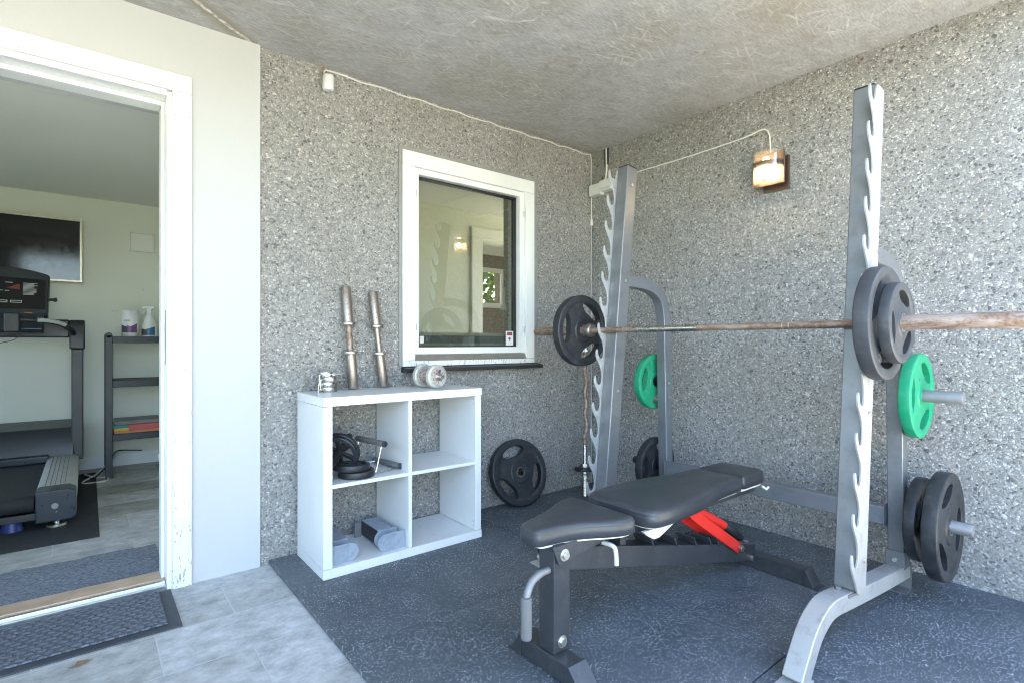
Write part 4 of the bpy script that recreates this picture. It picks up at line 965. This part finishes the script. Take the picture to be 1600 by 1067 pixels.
# ------------------------------------------------------------------ inside: treadmill
tm = thing('treadmill', 'dark treadmill with console, standing on a black mat inside the room', 'treadmill', (-.5,4.6,FL))
TX0, TX1 = -.95, -.048
MB().box(-.76,-.235,4.03,5.2,.155,.170).lathe([(.045,-.0),(.045,.52)],(-.757,4.03,.125),(1,0,0),20).build('belt', M_gymmat, tm)
for x0, x1 in ((-.229,-.052),(-.945,-.768)):
    pr = [(x0,.09),(x0,.196),(x0+.012,.204),(x1-.03,.204),(x1,.185),(x1,.09)] if x0 > -.5 else [(x0,.09),(x0,.185),(x0+.03,.204),(x1-.012,.204),(x1,.196),(x1,.09)]
    MB().prism(pr, -5.18, -4.08, axes((1,0,0),(0,0,1),(0,-1,0))).build('side_rail', M_silver, tm, bevel=.003)
    q = MB()
    for k in range(1,6): q.box(x0+.012+k*.022,x0+.014+k*.022,4.09,5.17,.2042,.2058)
    q.build('rail_ribs', M_blkpl2, tm)
    MB().prism([(x0,.03),(x0,.196),(x0+.012,.206),(x1-.03,.206),(x1,.185),(x1,.045),(x1-.02,.03)], -4.0795, -3.93, axes((1,0,0),(0,0,1),(0,-1,0))).build('rear_cap', M_navy, tm, bevel=.012, seg=3)
    MB().cyl(((x0+x1)/2,4.0,FL+.008),((x0+x1)/2,4.0,FL+.022),.045,n=28).cyl(((x0+x1)/2,4.0,FL+.022),((x0+x1)/2,4.0,.04),.012,n=12).build('levelling_foot', M_zinc, tm, bevel=.003)
MB().cyl((-.145,3.9315,.118),(-.145,3.925,.118),.016,n=20).cyl((-.138,3.9315,.085),(-.138,3.927,.085),.005,n=10).build('cap_bolt', M_pegst, tm, bevel=.001)
MB().cyl((-.33,4.04,FL+.008),(-.33,4.04,.035),.05,.04,n=24).build('blue_foot', M_bluefoot, tm)
MB().box(-.768,-.229,4.0,4.08,.035,.075).box(-.9,-.1,4.1,5.2,.04,.089).build('deck_frame', M_blkpl2, tm, bevel=.004)
MB().prism([(5.12,.19),(5.14,.33),(5.20,.40),(5.60,.42),(5.62,.06),(5.12,.06)], TX0, TX1-.03, axes((0,1,0),(0,0,1),(1,0,0))).build('motor_hood', M_blkpl2, tm, bevel=.012, seg=3)
MB().box(-.80,-.22,5.05,5.12,.171,.225).build('belt_cover', M_navy, tm, bevel=.01)
for x in (-.062,-.93):
    MB().bar([(x,5.19,.16),(x,5.19,1.02)],.07,.11,(1,0,0)).build('upright', M_blkpl2, tm, bevel=.008)
    MB().prism([(5.06,.985),(5.06,1.15),(5.09,1.20),(5.22,1.20),(5.27,1.14),(5.27,.985)], x-.045, x+.045, axes((0,1,0),(0,0,1),(1,0,0))).build('upright_cap', M_blkpl, tm, bevel=.012, seg=3)
MB().prism([(5.14,1.07),(5.14,1.20),(5.30,1.21),(5.30,1.07)], -.89, -.107, axes((0,1,0),(0,0,1),(1,0,0))).build('cross_bar', M_blkpl2, tm, bevel=.012)
MB().prism([(5.02,1.10),(5.0,1.13),(5.10,1.24),(5.22,1.25),(5.22,1.10)], -.80, -.25, axes((0,1,0),(0,0,1),(1,0,0))).build('tray', M_navy, tm, bevel=.01)
Cc = Matrix.Translation((-.505,5.13,1.22)) @ Matrix.Rotation(R(-14),4,'X')
con = []
for k in range(17):
    u = -1+2*k/16; con.append((u*.285, .372-.05*abs(u)**2.2))
con = con + [(.275,0.0),(-.275,0.0)]
Mc = Cc @ axes((1,0,0),(0,0,1),(0,-1,0))
cn = MB().prism(con,-.10,-.0,Mc).build('console', M_blkpl2, tm, bevel=.014, seg=3)
MB().prism([(-.262,.055),(.262,.055),(.262,.28),(-.262,.30)],.0005,.003,Mc).build('screen_panel', M_screen, cn)
q = MB()
for x0,x1,z0,z1 in ((-.02,.015,.262,.267),(.045,.085,.246,.250),(-.08,-.04,.185,.190),(-.002,.035,.185,.189),(.045,.068,.184,.188),(-.04,-.002,.135,.140),(-.10,-.05,.262,.267)): q.box(x0,x1,z0,z1,.0032,.0042,Mc)
for k in range(11): q.box(.14,.195+random.uniform(0,.03),.16+.0085*k,.1635+.0085*k,.0032,.0042,Mc)
for x0 in (-.08,.0,.075):
    q.box(x0,x0+.06,.098,.102,.0032,.0042,Mc).box(x0,x0+.06,.112,.116,.0032,.0042,Mc).box(x0,x0+.004,.1025,.1115,.0032,.0042,Mc).box(x0+.056,x0+.06,.1025,.1115,.0032,.0042,Mc)
q.build('printing', M_print, cn)
MB().prism([(.055,.205),(.122,.196),(.122,.238),(.105,.234)],.0032,.0042,Mc).build('red_display', M_brick, cn)
MB().lathe([(0,0),(.022,0),(.022,.001),(0,.001)],Mc @ Vector((-.075,.268,.0032)),Mc.to_3x3() @ Vector((0,0,1)),20).build('badge', M_print, cn)
MB().box(.15,.192,.02,.03,.0005,.006,Mc).build('stop_button', M_orange, cn, bevel=.002)
MB().tube(spline([(-.225,5.16,1.345),(-.20,5.15,1.345),(-.185,5.15,1.338),(-.19,5.15,1.36)],4),.010,8).build('side_hook', M_blkpl, cn)
for sx, x in ((1,-.075),(-1,-.917)):
    hr_ = spline([(x,5.10,1.08),(x-.03*sx,5.0,1.135),(x-.11*sx,4.93,1.175),(x-.22*sx,4.90,1.185),(x-.31*sx,4.90,1.19)],5)
    MB().tube(hr_,.017,12).build('handrail', M_blkpl, tm)
    MB().tube([p+Vector((0,-.002,.003)) for p in hr_[7:15]],.0175,12).build('pulse_grip', M_silver, tm)
MB().box(-.44,-.36,4.87,4.935,1.10,1.235).build('control_block', M_blkpl, tm, bevel=.012)
MB().tube(spline([(-.375,4.885,1.10),(-.38,4.88,1.06),(-.42,4.88,1.04),(-.47,4.88,1.03)],5),.0025,6).build('safety_cord', M_blkpl, tm)
# television
tv = thing('television', 'flat black television in a pale frame on the room wall', 'television', (-.48,5.65,1.5))
wallgrid([-.93,-.914,-.052,-.036],[1.525,1.541,2.022,2.036],{(1,1)},5.60,5.655).build('frame', M_tvf, tv, bevel=.002)
MB().box(-.914,-.052,5.608,5.655,1.541,2.022).build('screen', M_screen, tv)
MB().box(-.7,-.3,5.656,5.6695,1.65,1.9).build('wall_mount', M_blkpl, tv)
vt = thing('vent_cover', 'small square off-white vent cover on the room wall right of the television', 'vent cover', (.37,5.66,1.82))
wallgrid([.277,.287,.453,.463],[1.826,1.836,1.982,1.992],{(1,1)},5.645,5.6695).build('frame', M_base, vt, bevel=.002)
MB().box(.2875,.4525,5.65,5.6695,1.8365,1.9815).build('panel', M_white, vt, bevel=.003)
o = MB().box(.155,.20,5.655,5.6695,1.30,1.315).cyl((.165,5.655,1.307),(.165,5.64,1.312),.004,n=8).build('wall_hook', M_base, bevel=.002); tag(o,'tiny white hook on the room wall above the shelf unit, lower of two','hook')
o = MB().box(.372,.384,5.655,5.6695,1.49,1.52).cyl((.378,5.655,1.495),(.378,5.642,1.50),.004,n=8).build('wall_hook', M_base, bevel=.002); tag(o,'tiny white hook on the room wall below the vent cover, upper of two','hook')
# shelf unit
su = thing('shelf_unit', 'dark grey plastic shelf unit against the room wall', 'shelf', (.36,5.36,FL))
for x in (.105,.485):
    for y in (5.17,5.53): MB().box(x,x+.045,y,y+.04,FL,1.09).cyl((x+.0225,y,1.09),(x+.0225,y+.04,1.09),.022,n=20).build('post', M_blkpl2, su, bevel=.003)
for z in (1.03,.685,.265): 
    MB().box(.1505,.4845,5.175,5.215,z,z+.052).box(.1505,.4845,5.53,5.565,z,z+.052).box(.115,.145,5.2105,5.5295,z,z+.052).box(.49,.52,5.2105,5.5295,z,z+.052).box(.1505,.4845,5.2155,5.5295,z+.03,z+.045).build('shelf_board', M_blkpl2, su, bevel=.003)
q = MB()
for x in (.1275,.5075):
    for z in (.10,.29,.71,.88,1.05): q.cyl((x,5.1702,z),(x,5.168,z),.006,n=10)
each(q, 'plug', M_blkpl, su)
ca = thing('wipes_canister', 'white wipes canister with purple label on the shelf unit', 'canister', (.268,5.28,1.082))
MB().lathe([(0,0),(.055,0),(.058,.004),(.058,.172),(.056,.178),(0,.178)],(.268,5.28,1.082),(0,0,1),32).build('body', M_box, ca, angle=40)
MB().lathe([(0,.178),(.054,.178),(.055,.182),(.055,.205),(.05,.212),(0,.212)],(.268,5.28,1.082),(0,0,1),32).build('lid', M_box, ca, angle=40)
def wrap(x, y, z, r, a0, a1, f):
    m = MB(); N = 12; vs = []
    for i in range(N+1):
        u = i/N; a_ = R(a0+(a1-a0)*u); lo, hi = f(u)
        for rr in (r+.0006, r+.0012):
            for zz in (lo, hi): vs.append((x+rr*math.cos(a_), y+rr*math.sin(a_), z+zz))
    fs = []
    for i in range(N):
        b = i*4; fs += [(b+2,b+6,b+7,b+3),(b,b+1,b+5,b+4),(b+1,b+3,b+7,b+5),(b,b+4,b+6,b+2)]
    fs += [(0,2,3,1),(N*4,N*4+1,N*4+3,N*4+2)]
    return m.add(vs, fs)
wrap(.268,5.28,1.082,.058,-118,-45,lambda u:(.03,.082+.03*max(0,u-.45)+.012*abs(u-.4))).build('label', M_purple, ca)
wrap(.268,5.28,1.082,.0586,-165,-112,lambda u:(.03,.095-.02*u)).build('label', M_dgrey, ca)
wrap(.268,5.28,1.082,.058,-140,-95,lambda u:(.125,.131)).build('printing', M_dgrey, ca)
sb = thing('spray_bottle', 'white spray bottle with blue label on the shelf unit', 'spray bottle', (.395,5.29,1.082))
MB().lathe([(0,0),(.05,0),(.053,.006),(.054,.06),(.048,.10),(.034,.145),(.021,.178),(.019,.20),(0,.20)],(.395,5.29,1.082),(0,0,1),28).build('body', M_box, sb, angle=50)
MB().prism([(-.045,.228),(-.047,.242),(-.01,.25),(.035,.248),(.042,.236),(.02,.226),(.018,.195),(-.016,.195),(-.014,.225)],-.013,.013,Matrix.Translation((.395,5.29,1.082)) @ axes((.94,-.34,0),(0,0,1),(-.34,-.94,0))).build('trigger_head', M_box, sb, bevel=.004)
MB().tube([Vector((.395,5.29,1.082))+Vector((-.028,.01,.225)),Vector((.395,5.29,1.082))+Vector((-.035,.012,.205)),Vector((.395,5.29,1.082))+Vector((-.05,.018,.185))],.004,8).build('trigger', M_box, sb)
wrap(.395,5.29,1.082,.0538,-120,-50,lambda u:(.012,.06+.022*u)).build('label', M_blue, sb)
wrap(.395,5.29,1.082,.0545,-160,-108,lambda u:(.012,.065-.01*u)).build('label', M_dgrey, sb)
o = MB().box(.165,.47,5.23,5.50,.3825,.412).build('board_game_box', M_bookA, bevel=.003); tag(o,'grey flat box on top of the pile on the lowest shelf','box')
bk = thing('picture_book', 'red, yellow and teal book in the pile on the lowest shelf', 'book', (.33,5.35,.33))
MB().box(.255,.475,5.205,5.49,.3375,.382).build('cover', M_bookB, bk, bevel=.003)
MB().box(.16,.2545,5.205,5.49,.3375,.358).build('cover_band', M_bookC, bk, bevel=.002)
MB().box(.16,.2545,5.205,5.49,.3585,.382).build('cover_band', M_bookE, bk, bevel=.002)
o = MB().box(.16,.48,5.20,5.5,.3175,.337).build('thin_book', M_bookD, bevel=.002); tag(o,'thin orange book at the bottom of the pile on the lowest shelf','book')
cable([(-.02,5.35,.0),(.05,5.25,-.012),(.12,5.18,-.012),(.10,5.08,-.014),(0,5.05,-.012),(-.03,5.12,-.01),(.05,5.3,.0),(.13,5.45,.05),(.2,5.6,.10)],.006,'extension_cable','white looped cable on the room floor beside the treadmill',M_cable,8)
cable([(-.02,5.3,.0),(.03,5.2,-.01),(.08,5.32,.01),(.14,5.45,.06),(.19,5.58,.12),(.30,5.52,.125),(.36,5.50,.12)],.005,'power_cord','black power cord rising from the room floor through the shelf unit',M_blkpl,8)
bu = thing('bucket', 'white plastic bucket just inside the doorway, mostly hidden by the frame', 'bucket', (.49,4.42,FL))
MB().lathe([(0,.004),(.10,.004),(.128,.26),(.134,.262),(.134,.272),(.126,.272),(.098,.010),(0,.010)],(.512,4.42,FL),(0,0,1),32).build('body', M_box, bu, angle=40)
MB().tube(arc((.512,4.42,FL+.25),.137,185,355,14,(0,1,0),(-.55,0,.83)),.003,6).build('handle', M_zinc, bu)

# ------------------------------------------------------------------ camera, light, world
cam = bpy.data.cameras.new('camera'); co = bpy.data.objects.new('camera', cam); COL.objects.link(co)
fwd = Vector((.6248,.7808,0)).normalized()
co.location = (0,0,1.03); co.rotation_euler = fwd.to_track_quat('-Z','Y').to_euler()
cam.sensor_width = 36; cam.lens = 828/1600*36; cam.shift_y = 2.5/1600; cam.clip_start = .05; cam.clip_end = 300
S.camera = co
EL, AZ = 48, Vector((.93,.37,0)).normalized()
sd_ = Vector((AZ.x*math.cos(R(EL)), AZ.y*math.cos(R(EL)), math.sin(R(EL))))
sl = bpy.data.lights.new('sun','SUN'); so = bpy.data.objects.new('sun', sl); COL.objects.link(so)
sl.energy = 5.0; sl.angle = R(.5); sl.color = (1,.95,.86); so.rotation_euler = sd_.to_track_quat('Z','Y').to_euler(); so.location = (6,3,8)
w = bpy.data.worlds.new('World'); S.world = w; w.use_nodes = True
nt = w.node_tree; sk = nt.nodes.new('ShaderNodeTexSky'); sk.sky_type = 'NISHITA'; sk.sun_disc = False
sk.sun_elevation = R(EL); sk.sun_rotation = math.atan2(AZ.x, AZ.y); sk.air_density = 1.0; sk.dust_density = 1.6
nt.links.new(sk.outputs[0], nt.nodes['Background'].inputs[0]); nt.nodes['Background'].inputs[1].default_value = .14
S.view_settings.view_transform = 'Standard'; S.view_settings.look = 'None'; S.view_settings.exposure = 3.85; S.view_settings.gamma = 1
S.render.engine = 'CYCLES'; cy = S.cycles
cy.filter_width = 1.05; cy.use_denoising = True; cy.max_bounces = 10; cy.diffuse_bounces = 6; cy.glossy_bounces = 4; cy.transparent_max_bounces = 12; cy.caustics_reflective = False; cy.caustics_refractive = False
cy.sample_clamp_indirect = 8
